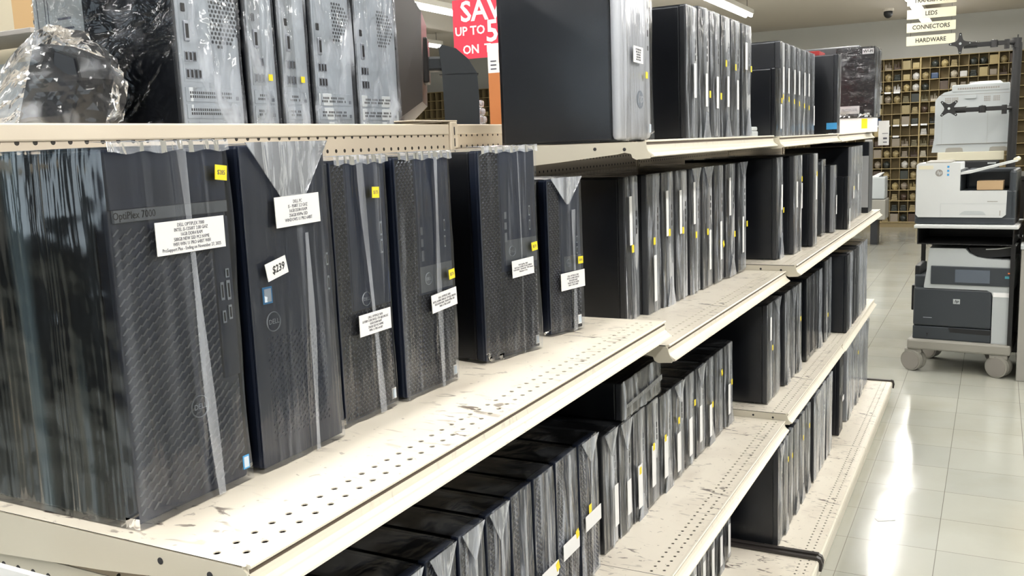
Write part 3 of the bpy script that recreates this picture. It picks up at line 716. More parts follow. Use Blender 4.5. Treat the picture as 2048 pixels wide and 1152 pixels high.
cy = [(2.280, 2.385), (2.389, 2.495), (2.499, 2.607), (2.611, 2.717), (2.721, 2.828), (2.850, 2.970)]
cdx = [dict(lab=V(.055, .145, .085, .020), h=.330), dict(lab=V(.052, .125, .085, .020), st=(.082, .115, 0)), dict(lab=V(.050, .122, .085, .020), st=(.084, .113, 0)), dict(lab=V(.052, .128, .085, .020), st=(.028, .205, 0)),
       dict(lab=V(.052, .122, .085, .018), st=(.026, .200, 0)), dict(lab=V(.030, .24, .08, .026), st=(.090, .205, 0))]
row([(a, b, -.690, q) for (a, b), q in zip(cy, cdx)], -.003, 'top shelf beyond the tall silver tower', 'slim computers on the second bay top shelf', h=.338, seed0=40)
# top shelf, third bay
row([(3.300, 3.388, -.682, dict(h=.238, lab=V(.060, .07, .085, .02), st=(.065, .125, 0), kind='black', film='filmB', label='short black wrapped computer in front of the seven slim ones, top shelf', fold=None))], -.009, '', 'short machine', seed0=60, d=.22)
dy = [3.400+.1035*k for k in range(8)]
row([(dy[k], dy[k+1]-.004, -.690, dict(lab=V(.030 if k % 2 else .04, .20, .09, .02) if k < 6 else V(.05, .08, .08, .02), st=(.03, .14-.006*k, 0) if k < 6 else None, fold=None)) for k in range(7)], -.009, 'row of seven on the third bay top shelf', 'slim computers on the third bay top shelf', h=.336, seed0=70)
row([(4.285, 4.375, -.622, dict(h=.345, d=.30, film='filmD', kind='black', label='black tower in loosely draped film with a blue badge, far end of top shelf', fold=None))], -.009, '', 'draped tower', seed0=80)
t = thing('silver_laptop', 'closed silver laptop lying in front of the short black computer', 'laptop', (-.72, 3.13, H-.008))
mb = MB(); mb.box(-.15, .0, -.08, .08, 0, .022, .004); mb.build('base', MT['offw'], t); mb = MB(); mb.box(-.15, -.002, -.08, .08, .0225, .036, .004); mb.build('lid', MT['offw'], t)
t = thing('blue_badge_card', 'small blue sticker card at the foot of the draped black tower', 'sticker', (-.642, 4.279, H+.012)); mb = MB(); mb.box(-.022, .022, -.001, 0, 0, .028); mb.build('card', MT['blue'], t)
t = thing('red_carton', 'red carton standing behind the draped black tower', 'box', (-.83, 4.55, H-.009)); mb = MB(); mb.box(-.10, .10, -.07, .09, 0, .376, .002); mb.build('carton', MT['redbox'], t)
mb = MB(); mb.box(-.03, .03, -.071, -.0705, .05, .30); mb.build('side_band', MT['redbox'], t)
# Wi-Fi marked tower lying across white boxes
t = thing('white_carton', 'flat white carton under the Wi-Fi marked tower', 'box', (-.655, 5.15, H-.008)); mb = MB(); mb.box(-.10, .085, .0, .22, 0, .076, .003); mb.build('carton', MT['whitep'], t)
mb = MB(); mb.box(.03, .045, -.001, 0, .02, .07); mb.box(.045, .058, -.001, 0, .02, .07); mb.build('printed_bars', [MT['yellow']], t)
t = thing('computer_tower', 'black tower in creased film marked WI-FI, farthest on the top shelf', 'computer', (-.655, 5.14, H+.0685), 0)
mb = MB(); mb.box(-.092, .090, .0, .26, 0, .352, .004); mb.build('case', MT['port'], t)
mb = MB(); mb.box(-.08, .02, -.0012, 0, .02, .06); b = mb.build('paper_label', MT['label'], t); text_mesh('DELL OPTIPLEX TOWER\nCORE i5 16GB 256GB SSD', .007, 'lettering', MT['ink'], b, onYm(-.03, -.0022, .04))
mb = MB(); mb.box(.030, .084, -.0012, 0, .318, .345); b = mb.build('wifi_label', MT['label'], t); text_mesh('WI-FI', .020, 'lettering', MT['inkbk'], b, onYm(.057, -.0022, .331), bold=.0004)
mb = MB(); mb.box(.045, .062, -.0012, 0, .002, .018); mb.build('processor_badge', MT['badge'], t)
fm = film_mesh(.26, .352, .182, 91, ny=8, nz=20, nx=14, amp=.010, off=.005); fm.build('plastic_wrap', [MT['filmD'], MT['sideW'], MT['topF']], t, True, xf=Matrix.Translation((.090, .13, 0)))
t = thing('computer_monitor', 'dark grey monitor top edge showing above the draped towers', 'monitor', (-.86, 5.42, H-.006))
mb = MB(); mb.box(-.17, .19, .0, .04, .12, .462, .008); mb.build('panel', MT['darkb'], t); mb = MB(); mb.box(-.03, .03, .005, .03, 0, .14); mb.box(-.1, .1, -.04, .035, 0, .012); mb.build('stand', MT['darkb'], t)
t = thing('price_tag', 'white price tag card clipped to the far end of the top shelf', 'sign', (-.572, 5.475, H-.02)); mb = MB(); mb.box(-.005, .050, 0, .0012, -.062, .070); b = mb.build('card', MT['whitep'], t)
mb = MB(); mb.box(.02, .04, -.0006, 0, -.03, -.02); mb.box(.02, .04, -.0006, 0, -.048, -.043); mb.box(.015, .045, -.0006, 0, .0, .003); mb.build('print', MT['ink'], b)

# middle shelf, third and fourth bays
row([(3.145, 3.250, -.645, dict(lab=V(.05, .21, .085, .02), st=(.075, .165, 0), film='filmC', label='loosely wrapped black computer nearest on the third bay middle shelf', fold=(False, .09))),
     (3.300, 3.378, -.620, dict(lab=V(.03, .21, .09, .018), st=None, label='slim wrapped grey computer paired left, third bay middle shelf', fold=None)),
     (3.384, 3.462, -.620, dict(lab=V(.035, .20, .09, .018), st=(.03, .26, 0), label='slim wrapped grey computer paired right, third bay middle shelf', fold=None)),
     (3.552, 3.655, -.597, dict(lab=V(.030, .22, .09, .022), st=(.035, .27, 0), label='wrapped grey computer between the pair and the rounded tower', fold=None))], -.4205, '', 'computers on the third bay middle shelf', h=.348, seed0=100)
t = thing('rounded_tower', 'black wrapped computer with rounded corners on the middle shelf', 'computer', (-.628, 3.985, H-.422))
mb = MB(); mb.box(-.30, 0, -.045, .045, 0, .312, .02); mb.build('case', MT['charc'], t); film_mesh(.09, .312, .30, 110, ny=6, nz=12, nx=8).build('plastic_wrap', [MT['filmC'], MT['sideB'], MT['topG']], t, True)
row([(4.085, 4.150, -.602, dict(h=.290, lab=V(.03, .12, .08, .018), film='filmC', label='navy sided wrapped computer right of the rounded one', kind='grey', fold=None))], -.424, '', 'small ones', seed0=112)
row([(4.270, 4.335, -.572, dict(h=.238, lab=V(.03, .05, .09, .02), film='filmB', label='smallest black box computer on the far middle shelf', kind='black', fold=None, d=.25)),
     (4.690, 4.830, -.611, dict(h=.360, lab=V(.03, .14, .06, .02), st=(.04, .16, 0), label='tall wrapped tower, left of three, far middle shelf', kind='grey', fold=None)),
     (4.835, 4.955, -.611, dict(h=.360, lab=V(.05, .18, .08, .02), label='tall wrapped tower, middle of three, far middle shelf', kind='grey', fold=None)),
     (4.960, 5.085, -.611, dict(h=.360, label='tall wrapped tower, right of three, far middle shelf', kind='grey', fold=None))], -.4295, '', 'tall wrapped towers on the far middle shelf', seed0=114)
t = thing('computer_tower', 'bare black tower with grey panel, last on the far middle shelf', 'computer', (-.59, 5.20, H-.43))
mb = MB(); mb.box(-.30, 0, 0, .17, 0, .372, .004); mb.build('case', MT['case'], t); mb = MB(); mb.box(-.05, -.002, -.002, 0, .03, .30); mb.build('grey_panel', MT['greyb'], t)

# lower shelf, nearest bay
fy = [.910, 1.005, 1.105, 1.202, 1.294, 1.385, 1.478, 1.576, 1.692]
fo = [dict(film='filmB', fold=(True, .06)), dict(fold=(True, .06), film='filmB'), dict(fold=(True, .065), film='filmB'), dict(fold=(True, .055)), dict(fold=(True, .06)),
      dict(fold=None), dict(fold=None, lab=(.045, .105, .075, .030), st=(.078, .108, .3)), dict(fold=None, lab=(.050, .120, .080, .034), st=(.080, .135, .3)),
      dict(fold=(True, .05), lab=(.052, .135, .085, .034), st=(.034, .163, 0))]
row([(fy[k], (fy[k+1] if k < 8 else 1.803)-.006, -.750, fo[k]) for k in range(9)], -.935, 'dark row under the nearest shelf', 'dark towers under the nearest shelf', h=.316, kind='diamond', seed0=120, d=.30)
# lower shelf, second bay
gy = [1.850, 1.948, 2.042, 2.140, 2.242, 2.347, 2.457, 2.557, 2.660, 2.757, 2.866, 2.985]
go = [dict(lab=V(.062, .10, .10, .024), h=.286), dict(lab=V(.046, .09, .085, .026), h=.283), dict(lab=V(.028, .09, .11, .030), st=(.028, .13, 0), h=.281), dict(lab=V(.030, .11, .11, .028), st=(.030, .16, 0), h=.279),
      dict(lab=V(.026, .10, .11, .030), st=(.020, .155, 0)), dict(lab=V(.030, .08, .11, .028), st=(.030, .17, 0)), dict(lab=V(.030, .09, .11, .03), st=(.07, .18, 0)), dict(lab=V(.03, .10, .11, .024)),
      dict(lab=V(.03, .08, .10, .024), st=(.05, .125, 0)), dict(st=(.06, .20, .3)), dict(lab=V(.04, .09, .10, .026), st=(.07, .14, 0)), ]
row([(gy[k], gy[k+1]-.004, -.762+.001*k, go[k]) for k in range(11)], -.9365, 'long row on the scuffed lower shelf', 'slim computers on the second bay lower shelf', h=.274, seed0=140, d=.30)
# computer lying flat on top of them
t = thing('flat_computer', 'wrapped black computer lying flat on top of the lower shelf row', 'computer', (-.758, 2.112, H-.9365+.2845))
mb = MB(); mb.box(-.30, -.016, -.140, .140, .0, .090, .004); mb.build('case', MT['case'], t)
mb = MB(); mb.box(-.016, 0, -.140, .140, .0, .090, .003); mb.build('front_bezel', MT['darkb'], t)
film_mesh(.284, .092, .304, 160, ny=16, nz=8, nx=14, amp=.006, off=.004).build('plastic_wrap', [MT['filmF'], MT['sideB'], MT['topG']], t, True)
mb = MB(); mb.prism([(-.13, .030), (.13, .036), (.13, .050), (-.13, .038)], 0, .0088, .0092); mb.build('wrap_seam', MT['seam'], t)
# lower shelf, third bay
row([(3.112, 3.205, -.669, dict(z=-.9155, lab=V(.03, .26, .08, .022), st=(.055, .19, 0))), (3.210, 3.330, -.669, dict(z=-.917)),
     (3.385, 3.488, -.664, dict(z=-.920)), (3.492, 3.594, -.664, dict(z=-.9215)), (3.598, 3.705, -.662, dict(z=-.923, st=(.05, .21, .2))),
     (3.818, 3.902, -.662, dict(z=-.928, kind='ribbed', film='filmB', look='ribbed black wrapped', fold=None)), (3.906, 3.992, -.662, dict(z=-.928, kind='ribbed', film='filmB', look='ribbed black wrapped', fold=None)), (3.996, 4.085, -.662, dict(z=-.928, kind='ribbed', film='filmB', look='ribbed black wrapped', fold=None)),
     (4.092, 4.190, -.660, dict(z=-.9315, film='filmW', look='crinkly wrapped tall')), ], -.9385, 'third bay lower shelf', 'towers on the third bay lower shelf', h=.350, seed0=170)
row([(4.255, 4.350, -.660, dict(film='filmC', st=(.05, .12, 0), label='crinkly wrapped tower left of the black ones, far lower shelf', fold=None)), (4.355, 4.448, -.660, dict(film='filmC', label='crinkly wrapped tower touching the first black tower, far lower shelf', fold=None)),
     (4.480, 4.585, -.594, dict(kind='black', film=None, label='bare black tower at the edge of the far lower shelf, nearest', fold=None)), (4.590, 4.700, -.598, dict(kind='grey', film='filmW', label='milky wrapped tower between bare black towers, far lower shelf', fold=None)),
     (4.705, 4.790, -.594, dict(kind='black', film=None, label='bare black tower, left of a close pair, far lower shelf', fold=None)), (4.794, 4.885, -.594, dict(kind='black', film=None, label='bare black tower, right of a close pair, far lower shelf', fold=None)),
     (4.900, 5.060, -.594, dict(kind='grey', film='filmW', label='wide milky wrapped tower, next to last on far lower shelf', fold=None)), (5.070, 5.235, -.594, dict(kind='grey', film='filmW', label='wide milky wrapped tower, last on far lower shelf', fold=None))],
    -.937, '', 'towers on the far lower shelf', h=.372, seed0=180)
# base deck
hy = [1.95+.1*k for k in range(11)]
row([(hy[k], hy[k+1]-.006, -.750, dict(lab=V(.04, .08, .1, .026))) for k in range(10)], -1.4015, 'second bay base deck', 'slim computers on the second bay base deck', h=.31, seed0=200, d=.29)
iy = [3.062, 3.150, 3.245, 3.340, 3.450, 3.570, 3.695]
io = [dict(), dict(st=(.05, .27, 0)), dict(st=(.03, .26, .2)), dict(), dict(st=(.04, .26, 0)), dict(st=(.05, .27, 0))]
row([(iy[k], iy[k+1]-.004, -.620, io[k]) for k in range(6)], -1.4015, 'third bay base deck', 'wrapped towers on the third bay base deck', h=.352, seed0=220)
row([(3.715, 3.860, -.612, dict(film='filmW', look='milky wrapped wide')), (3.864, 4.010, -.612, dict(film='filmW', look='milky wrapped wide')), (4.014, 4.180, -.610, dict(film='filmW', look='milky wrapped wide'))], -1.4015, 'middle of the base deck', 'wide towers on the base deck', h=.362, seed0=230, d=.32)
row([(4.360, 4.480, -.604, dict(kind='black', film=None, h=.372, fold=None, label='bare black tower with small white tag on the base deck', lab=(.06, .17, .05, .024)))], -1.4015, '', 'black one', seed0=240)
jy = [4.600, 4.740, 4.880, 5.030, 5.180, 5.320, 5.456]
row([(jy[k], jy[k+1]-.004, -.606, dict(film='filmW', kind='grey', look='crinkly wrapped', st=(.08, .27, 0) if k == 2 else None)) for k in range(6)], -1.4015, 'farthest base deck', 'wrapped towers on the far base deck', h=.368, seed0=250)

# ------------------------------------------------------------------ computers on the other side of the shelving, seen from the back
t = thing('rear_top_shelf', 'cream top shelf behind the pegboard carrying computers with their backs to us', 'shelf', (-1.115, .4, H+.02))
mb = MB(); mb.box(-.50, -.005, 0, 2.7, -.02, 0, .002); mb.build('deck', MT['post'], t)
mb = MB(); mb.box(-.515, -.50, 0, 2.7, -.035, 0, .002); mb.build('price_channel', MT['post'], t)
def hexfan(mb, cy, cz, R, cell, x):
    n_ = int(R/cell)+1
    for i in range(-n_, n_+1):
        for j in range(-n_, n_+1):
            y = (i+.5*(j % 2))*cell; z = j*cell*.87
            if y*y+z*z > R*R: continue
            mb.face([(x, cy+y+cell*.36*math.cos(k*PI/3+PI/6), cz+z+cell*.36*math.sin(k*PI/3+PI/6)) for k in range(6)])
def rear_pc(y0, y1, h, style, label, d=.32, film_='filmB', sheet=False):
    w = y1-y0; t = thing('computer_tower', label, 'computer', (-1.135, (y0+y1)/2, H+.0205), 0, 'computers with their backs to the aisle')
    mb = MB(); mb.box(-d, -.003, -w/2, w/2, 0, h, .004); mb.build('case', MT['case'], t)
    mb = MB(); mb.box(-.004, 0, -w/2+.007, w/2-.003, .006, h-.004, .001); r = mb.build('rear_panel', MT['rear'], t)
    if style == 'big':
        mb = MB(); hexfan(mb, w*.18, .205, .050, .0080, .0004); mb.build('fan_grille', MT['hole'], t)
    elif style == 'mid':
        mb = MB(); hexfan(mb, w*.16, .225, .036, .0078, .0004); mb.build('fan_grille', MT['hole'], t)
    mb = MB(); mb.box(0, .0008, -w/2+.012, w*.04, .098, h-.03); mb.build('port_plate', MT['rearp'] if style == 'slim' else MT['rear'], t)
    px = -w/2+.016
    for (zz, k) in ((.103, 4 if style == 'big' else 3), (.130, 3)):
        for q in range(k):
            mb = MB(); mb.mi = 0; mb.box(.0008, .002, px+q*.0085, px+q*.0085+.0066, zz, zz+.015); mb.mi = 1; mb.box(.002, .0024, px+q*.0085+.0012, px+q*.0085+.0054, zz+.0015, zz+.0135)
            mb.build('port', [MT['portm'], MT['port']], t)
    mb = MB(); mb.mi = 0; mb.box(.0008, .004, px+.002, px+.012, .160, .192, .003); mb.mi = 1; mb.box(.004, .0044, px+.004, px+.010, .165, .187); mb.build('serial_port', [MT['portm'], MT['port']], t)
    mb = MB(); mb.mi = 0; mb.box(.0008, .003, px, px+.008, .205, .218, .002); mb.build('audio_jack', MT['port'], t)
    for q in range(3):
        z = .014+q*.0265
        mb = MB(); mb.box(0, .0016, -w/2+.012, w/2-.012, z, z+.0225, .0006); s_ = mb.build('slot_cover', MT['rear'], t)
        mb = MB(); n_ = int((w-.045)/.0046)
        for a in range(n_):
            for b_ in range(2):
                if style != 'big' and (a*7+b_*3+q) % 5 == 0: continue
                yy = -w/2+.020+a*.0046; mb.box(.0016, .0019, yy, yy+.0026, z+.006+b_*.0062, z+.0100+b_*.0062)
        mb.build('vent_slots', MT['hole'], s_)
        mb = MB(); mb.box(.0016, .003, w/2-.020, w/2-.014, z+.004, z+.010, .001); mb.build('clip', MT['portm'], s_)
    if style == 'slim':
        b = card(t, 'yellow_sticker', MT['yellow'], w*.70, .112, .010, .011, .0050, 0, w)
    if sheet:
        mb = MB(); mb.box(-.322, -.200, -w/2-.0012, -w/2-.0004, .02, h-.01); b = mb.build('instruction_sheet', MT['offw'], t)
        mb = MB()
        for k in range(5): mb.box(-.262, -.224-.006*(k % 3), -w/2-.0018, -w/2-.0012, .15+k*.016, .1535+k*.016)
        mb.box(-.285, -.284, -w/2-.0018, -w/2-.0012, .17, .25); mb.box(-.292, -.291, -w/2-.0018, -w/2-.0012, .17, .25); mb.box(-.292, -.284, -w/2-.0018, -w/2-.0012, .25, .251)
        mb.box(-.312, -.311, -w/2-.0018, -w/2-.0012, .02, h-.01); mb.build('diagram', MT['ink'], b)
    film_mesh(w, h, d, int(y0*100), ny=12, nz=28, nx=12, amp=.0035, off=.003).build('plastic_wrap', [MT['filmR'], MT['sideW'], MT['topF']], t, True)
    return t
MT['filmR'] = film('rear_film', 0.50, (20, 22, 9), 1.0, rot=.5, rough=0.08, base=0.06, lo=.50, hi=.70, hazecol=(.85, .9, 1.0), ior=1.6)
MT['sideW'] = MT['sideW']
rear_pc(1.072, 1.212, .42, 'big', 'back of the largest wrapped computer, with fan grille and instruction sheet on its side', sheet=True)
rear_pc(1.226, 1.299, .42, 'slim', 'back of a slim wrapped computer right of the fan-grille one')
rear_pc(1.309, 1.386, .42, 'slim', 'back of a slim wrapped computer, second of the slim pair')
rear_pc(1.398, 1.520, .42, 'mid', 'back of a wrapped computer, left of the pair with partly covered grilles')
rear_pc(1.532, 1.676, .42, 'mid', 'back of a wrapped computer next to the black monitor')

# bag of clear film with a black device in it, resting against the first computer
t = thing('black_device', 'black slab-shaped device inside a crumpled clear bag, top left corner', 'device', (-1.275, .972, H+.0225), math.radians(4))
mb = MB(); mb.prism([(-.085, .0), (.035, .0), (.075, .10), (.070, .130), (.0, .155), (-.02, .145)], 1, -.03, .03); mb.build('body', MT['charc2'], t)
mb = MB(); mb.prism([(.032, .006), (.070, .10), (.066, .128), (.03, .140), (-.02, .01)], 1, -.033, -.030); mb.build('side_panel', MT['case'], t)
t = thing('plastic_bag', 'crumpled clear plastic bag around a black device, top left corner', 'bag', (-1.27, .965, H+.021), 0)
bm = bmesh.new(); bmesh.ops.create_icosphere(bm, subdivisions=5, radius=1)
for v in bm.verts:
    p = v.co.copy(); cell = noise.voronoi(p*1.9+Vector((4, 2, 7)))[0]; k = 1+.10*noise.noise(p*1.3)-.38*(cell[1]-cell[0])*.6+.06*noise.noise(p*5)
    hgt = .050+.130*min(1, max(0, (p.x+.9)/1.1))
    v.co = Vector((p.x*.195*k-.065, p.y*.060*k+.012, max(0.001, hgt*.5+p.z*hgt*.56*k)))
me = bpy.data.meshes.new('film'); bm.to_mesh(me); bm.free(); me.materials.append(MT['filmBag']); o = bpy.data.objects.new('film', me); C.objects.link(o); o.parent = t

# monitor seen from behind
t = thing('computer_monitor', 'black monitor on a thick curved stand, turned away, right of the computer backs', 'monitor', (-1.335, 2.0, H+.0205), math.radians(-60))
# local: back faces +Y, width along X
mb = MB(); mb.box(-.235, .235, -.030, -.006, .035, .40, .008); mb.build('screen_frame', MT['monb'], t)
mb = MB(); mb.prism([(-.225, .05), (.225, .05), (.235, .12), (.235, .36), (.20, .39), (-.20, .39), (-.235, .36), (-.235, .12)], 1, -.008, .004)
a = MB(); a.add([(-.225, .0, .05), (.225, .0, .05), (.225, .0, .385), (-.225, .0, .385), (-.14, .050, .09), (.14, .050, .09), (.14, .058, .30), (-.14, .058, .30)], [(0, 1, 5, 4), (1, 2, 6, 5), (2, 3, 7, 6), (3, 0, 4, 7), (4, 5, 6, 7)])
a.build('back_shell', MT['monc'], t)
mb = MB(); mb.box(-.10, .10, .04, .047, .31, .325, .002); mb.build('vent_slot', MT['port'], t)
mb = MB(); mb.box(-.05, .05, .050, .066, .14, .25, .004); mb.build('mount_plate', MT['monb'], t)
mb = MB(); mb.box(-.028, .028, .060, .115, .17, .205, .006); mb.build('mount_arm', MT['charc'], t)
mb = MB(); mb.prism([(.100, .0), (.185, .0), (.188, .10), (.185, .16), (.165, .195), (.135, .222), (.100, .232), (.092, .222), (.098, .165)], 0, -.036, .036); mb.build('stand_column', MT['charc'], t)
mb = MB(); mb.box(-.036, .036, .0905, .1885, .158, .160); mb.build('column_seam', MT['port'], t)
mb = MB(); mb.box(-.11, .11, -.04, .20, 0, .012, .005); mb.build('stand_base', MT['monb'], t)
# carton on the second bay of the rear shelf
t = thing('printed_carton', 'orange and white printed carton partly hidden by the tall silver fronted tower', 'box', (-1.32, 2.62, H+.0205))
mb = MB(); mb.mi = 0; mb.box(-.11, .12, .0, .22, 0, .205); mb.mi = 1; mb.box(-.11, .12, .0, .22, .205, .295); c_ = mb.build('carton', [MT['rust'], MT['whitep']], t)
mb = MB(); mb.mi = 0; mb.box(-.07, -.04, -.0012, 0, .235, .275); mb.mi = 1
for k in range(3): mb.box(-.10, -.08, -.0012, 0, .215+k*.012, .219+k*.012)
mb.build('print', [MT['rust'], MT['ink']], t)
t = thing('film_bundle', 'small crinkled clear film bundle between monitor stand and orange carton', 'film', (-1.42, 2.50, H+.021))
mb = MB(); rd = random.Random(5)
for k in range(5): mb.box(-.035, .04-.004*k, -.03+.002*k, .03, .024*k, .024*k+.022, .008)
mb.build('bundle', MT['filmW'], t)

# hanging sale sign
t = thing('sale_sign', 'red hanging sign with white SAVE lettering behind the monitor', 'sign', (-1.55, 3.0, H))
mb = MB(); mb.box(-.225, .225, 0, .006, .315, .525); mb.build('board', MT['red'], t)
b = kids(t)[0] if False else [c for c in bpy.data.objects if c.parent == t][0]
for s_, sz, x, z in (('SAVE', .100, -.192, .478), ('UP TO', .043, -.218, .412), ('5', .105, -.090, .402), ('ON', .043, -.188, .346), ('T', .043, -.098, .346)):
    text_mesh(s_, sz, 'lettering', MT['whitep'], b, onYm(x, -.0012, z), bold=.0022 if sz > .05 else .001, align='LEFT')
for x in (-.18, .18):
    mb = MB(); mb.cyl((x, .003, .525), (x, .003, 1.68), .0015, 6); mb.build('hanging_wire', MT['wire'], t)

# left background: pillar, metal shelf frame with an orange carton
t = thing('beige_pillar', 'beige wall pillar at the far left edge', 'pillar', (-3.75, 2.55, 0)); mb = MB(); mb.box(-.5, .42, 0, .3, 0, H+1.68, .005); mb.build('shaft', MT['wallb'], t)
t = thing('metal_rack', 'grey metal rack frame in the top left corner behind the bag', 'rack', (-3.45, 2.30, 0))
for x in (-.35, .33):
    mb = MB(); mb.box(x-.012, x+.012, 0, .024, 0, H+.50); mb.build('upright', MT['gmetal'], t)
mb = MB(); mb.box(-.36, .36, -.05, .20, H+.465, H+.485, .003); mb.build('rack_shelf', MT['gmetal'], t)
mb = MB(); mb.box(-.36, .36, -.05, .20, H+.12, H+.14, .003); mb.build('rack_shelf', MT['gmetal'], t)
mb = MB(); mb.box(-.34, .34, .15, .16, H+.14, H+.40); mb.build('back_sheet', MT['offw'], t)
t = thing('orange_carton', 'orange brown carton on the metal rack, top left corner', 'box', (-3.19, 2.33, H+.486)); mb = MB(); mb.box(-.10, .06, 0, .14, 0, .20, .003); mb.build('carton', MT['tan'], t)
t = thing('white_panel_board', 'thin white board leaning in the bottom left corner below the shelf', 'board', (-.80, .49, 0)); mb = MB(); mb.box(-.10, .14, 0, .006, 0, H-.366); mb.build('board', MT['whitep'], t)
t = thing('perforated_strip', 'perforated cream strip under the near end of the nearest shelf', 'strip', (-1.07, .600, H-.48)); mb = MB(); mb.box(0, .30, 0, .002, 0, .055)
mb.build('strip', MT['side'], t)
mb = MB()
for k in range(11): mb.cyl((.02+k*.0254, -.0004, .037), (.02+k*.0254, .0002, .037), .0035, 10)
mb.build('holes', MT['hole'], t)

# ------------------------------------------------------------------ pigeonhole rack on the back wall
yR = 15.55; zt = 1.50+1.075; pr = .166; pc = .1305
t = thing('pigeonhole_rack', 'large wooden pigeonhole rack of small parts covering the back wall', 'rack', (0, yR, 0))
x0, x1 = -11.5, 3.2
mb = MB(); mb.box(x0, x1, .20, .22, 0, zt); mb.build('back_board', MT['woodd'], t)
mb = MB(); nr = int(zt/pr)
for k in range(nr+1): mb.box(x0, x1, 0, .20, zt-k*pr-.008, zt-k*pr)
mb.build('shelves', MT['woode'], t)
mb = MB(); x = x0; 
while x <= x1: mb.box(x-.0035, x+.0035, .008, .20, .05, zt-.01); x += pc
mb.build('dividers', MT['wood'], t)
mb = MB()
for k in range(0, int((x1-x0)/1.044)+1): mb.box(x0+k*1.044-.009, x0+k*1.044+.009, -.003, .20, 0, zt)
mb.build('posts', MT['woode'], t)
mb = MB(); mb.box(x0, x1, .02, .20, 0, .09); mb.build('plinth', MT['woodd'], t)
for (ci, rj) in [(-12, 3), (-11, 3), (-13, 6), (-12, 6), (-11, 6), (-10, 6), (-9, 6), (-11, 7), (-8, 6), (-3, 4), (-2, 4)]:
    xx = x0+pc*round((0-x0)/pc)+ci*pc+pc*.5; mb = MB(); mb.box(xx-.045, xx+.045, -.005, -.0035, zt-rj*pr-.022, zt-rj*pr+.004); mb.build('shelf_label', MT['whitep'], t)
# contents: one small pack per pigeonhole
def pack(kind):
    mb = MB(); rd = random.Random(kind)
    if kind == 0: mb.box(-.045, .045, -.05, .05, 0, .075, .012)
    elif kind == 1:
        for k in range(4): mb.box(-.045+.004*k, .04-.003*k, -.04, .04, .020*k, .020*k+.018, .006)
    elif kind == 2:
        bm = bmesh.new(); bmesh.ops.create_icosphere(bm, subdivisions=2, radius=1)
        for v in bm.verts:
            k = 1+.35*noise.noise(v.co*2.3); v.co = Vector((v.co.x*.047*k, v.co.y*.045*k, max(0, .045+v.co.z*.048*k)))
        bm.verts.index_update(); mb.add([v.co for v in bm.verts], [[v.index for v in f.verts] for f in bm.faces]); bm.free()
    elif kind == 3:
        mb.box(-.05, .05, -.05, .05, 0, .105, .003)
    else:
        for k in range(5): mb.cyl((-.04+.018*k, rd.uniform(-.02, .02), 0.0), (-.035+.018*k+rd.uniform(-.01, .01), .02, rd.uniform(.05, .11)), .007, 8)
        mb.box(-.045, .045, -.03, .04, 0, .03, .004)
    return mb
PN = ['bulging packet', 'flat packet stack', 'lumpy bag', 'small box', 'loose bundle']; PNN = ['parts_packet', 'packet_stack', 'parts_bag', 'parts_box', 'parts_bundle']
CN = ['tan', 'dark brown', 'beige', 'pale', 'black', 'olive', 'blue', 'amber', 'grey brown']
NUM = 'zero one two three four five six seven eight nine ten eleven twelve thirteen fourteen fifteen sixteen seventeen eighteen nineteen twenty'.split()
protos = {}; rd = random.Random(3); cnt = 0
for rj in range(1, nr+1):
    for ci in range(-15, 4):
        xx = x0+pc*round((0-x0)/pc)+ci*pc+pc*.5; z = zt-rj*pr
        if z < .05 or rd.random() < .14: continue
        hidden = (xx > -.42 and rj > 3)
        if hidden and xx > -.35: continue
        if xx > .30: continue
        k = rd.choice([0, 1, 2, 2, 3, 4]); c_ = rd.choice([0, 0, 1, 1, 2, 3, 4, 5, 6 if rd.random() < .3 else 8, 7, 8])
        if (k, c_) not in protos:
            o = pack(k).build(PNN[k], MT['pk'][c_]); protos[(k, c_)] = o; o.scale = (1.12, 1.0, 1.2)
        else:
            o = protos[(k, c_)].copy(); C.objects.link(o)
        o.location = (xx, yR+.07, z+.0005)
        tag(o, '%s %s, wall rack row %s, column %s from the shelving' % (CN[c_], PN[k], NUM[rj], NUM[ci+16]), 'parts', 'parts packed in the pigeonhole rack')
for q, (xx, zz) in enumerate([(-8.6, 2.0), (-8.9, 2.17), (-8.3, 1.84)]):
    o = pack(0).build('parts_packet', MT['pk'][7]); o.location = (xx, yR+.10, zt-round((zt-zz)/pr)*pr+.0005); tag(o, 'amber parts packet in the rack seen in the gap beside the monitor stand', 'parts', 'amber packets seen beside the monitor'); o['label'] = 'amber parts packet in the rack beside the monitor stand, %s of three' % ('middle', 'upper', 'lower')[q]

# hanging department sign and dome camera
t = thing('hanging_sign', 'cream hanging sign of four boards listing departments below the ceiling', 'sign', (-.637, 10.6, H))
for k, s_ in enumerate(('HARDWARE', 'CONNECTORS', 'LEDS', 'TRANSISTORS')):
    z = .890+k*.132; mb = MB(); mb.box(-.228, .228, 0, .012, z-.047, z+.047, .001); b = mb.build('sign_board', MT['signc'], t)
    text_mesh(s_, .060, 'lettering', MT['inkbk'], b, onYm(0, -.0012, z), bold=.0012, sx=.86)
for x in (-.19, .19):
    mb = MB(); mb.cyl((x, .014, .84), (x, .014, 1.68), .002, 6); mb.build('hanging_wire', MT['wire'], t)
t = thing('dome_camera', 'small black dome camera under the ceiling near the back wall', 'camera', (-1.42, 14.4, H+1.68))
mb = MB(); mb.cyl((0, 0, 0), (0, 0, -.035), .075, 20); mb.build('mount', MT['ceil'], t)
bm = bmesh.new(); bmesh.ops.create_uvsphere(bm, u_segments=20, v_segments=12, radius=.062)
for v in bm.verts: v.co.z = v.co.z*1.15-.06
me = bpy.data.meshes.new('dome'); bm.to_mesh(me); bm.free(); me.materials.append(MT['charc2']); o = bpy.data.objects.new('dome', me); C.objects.link(o); o.parent = t

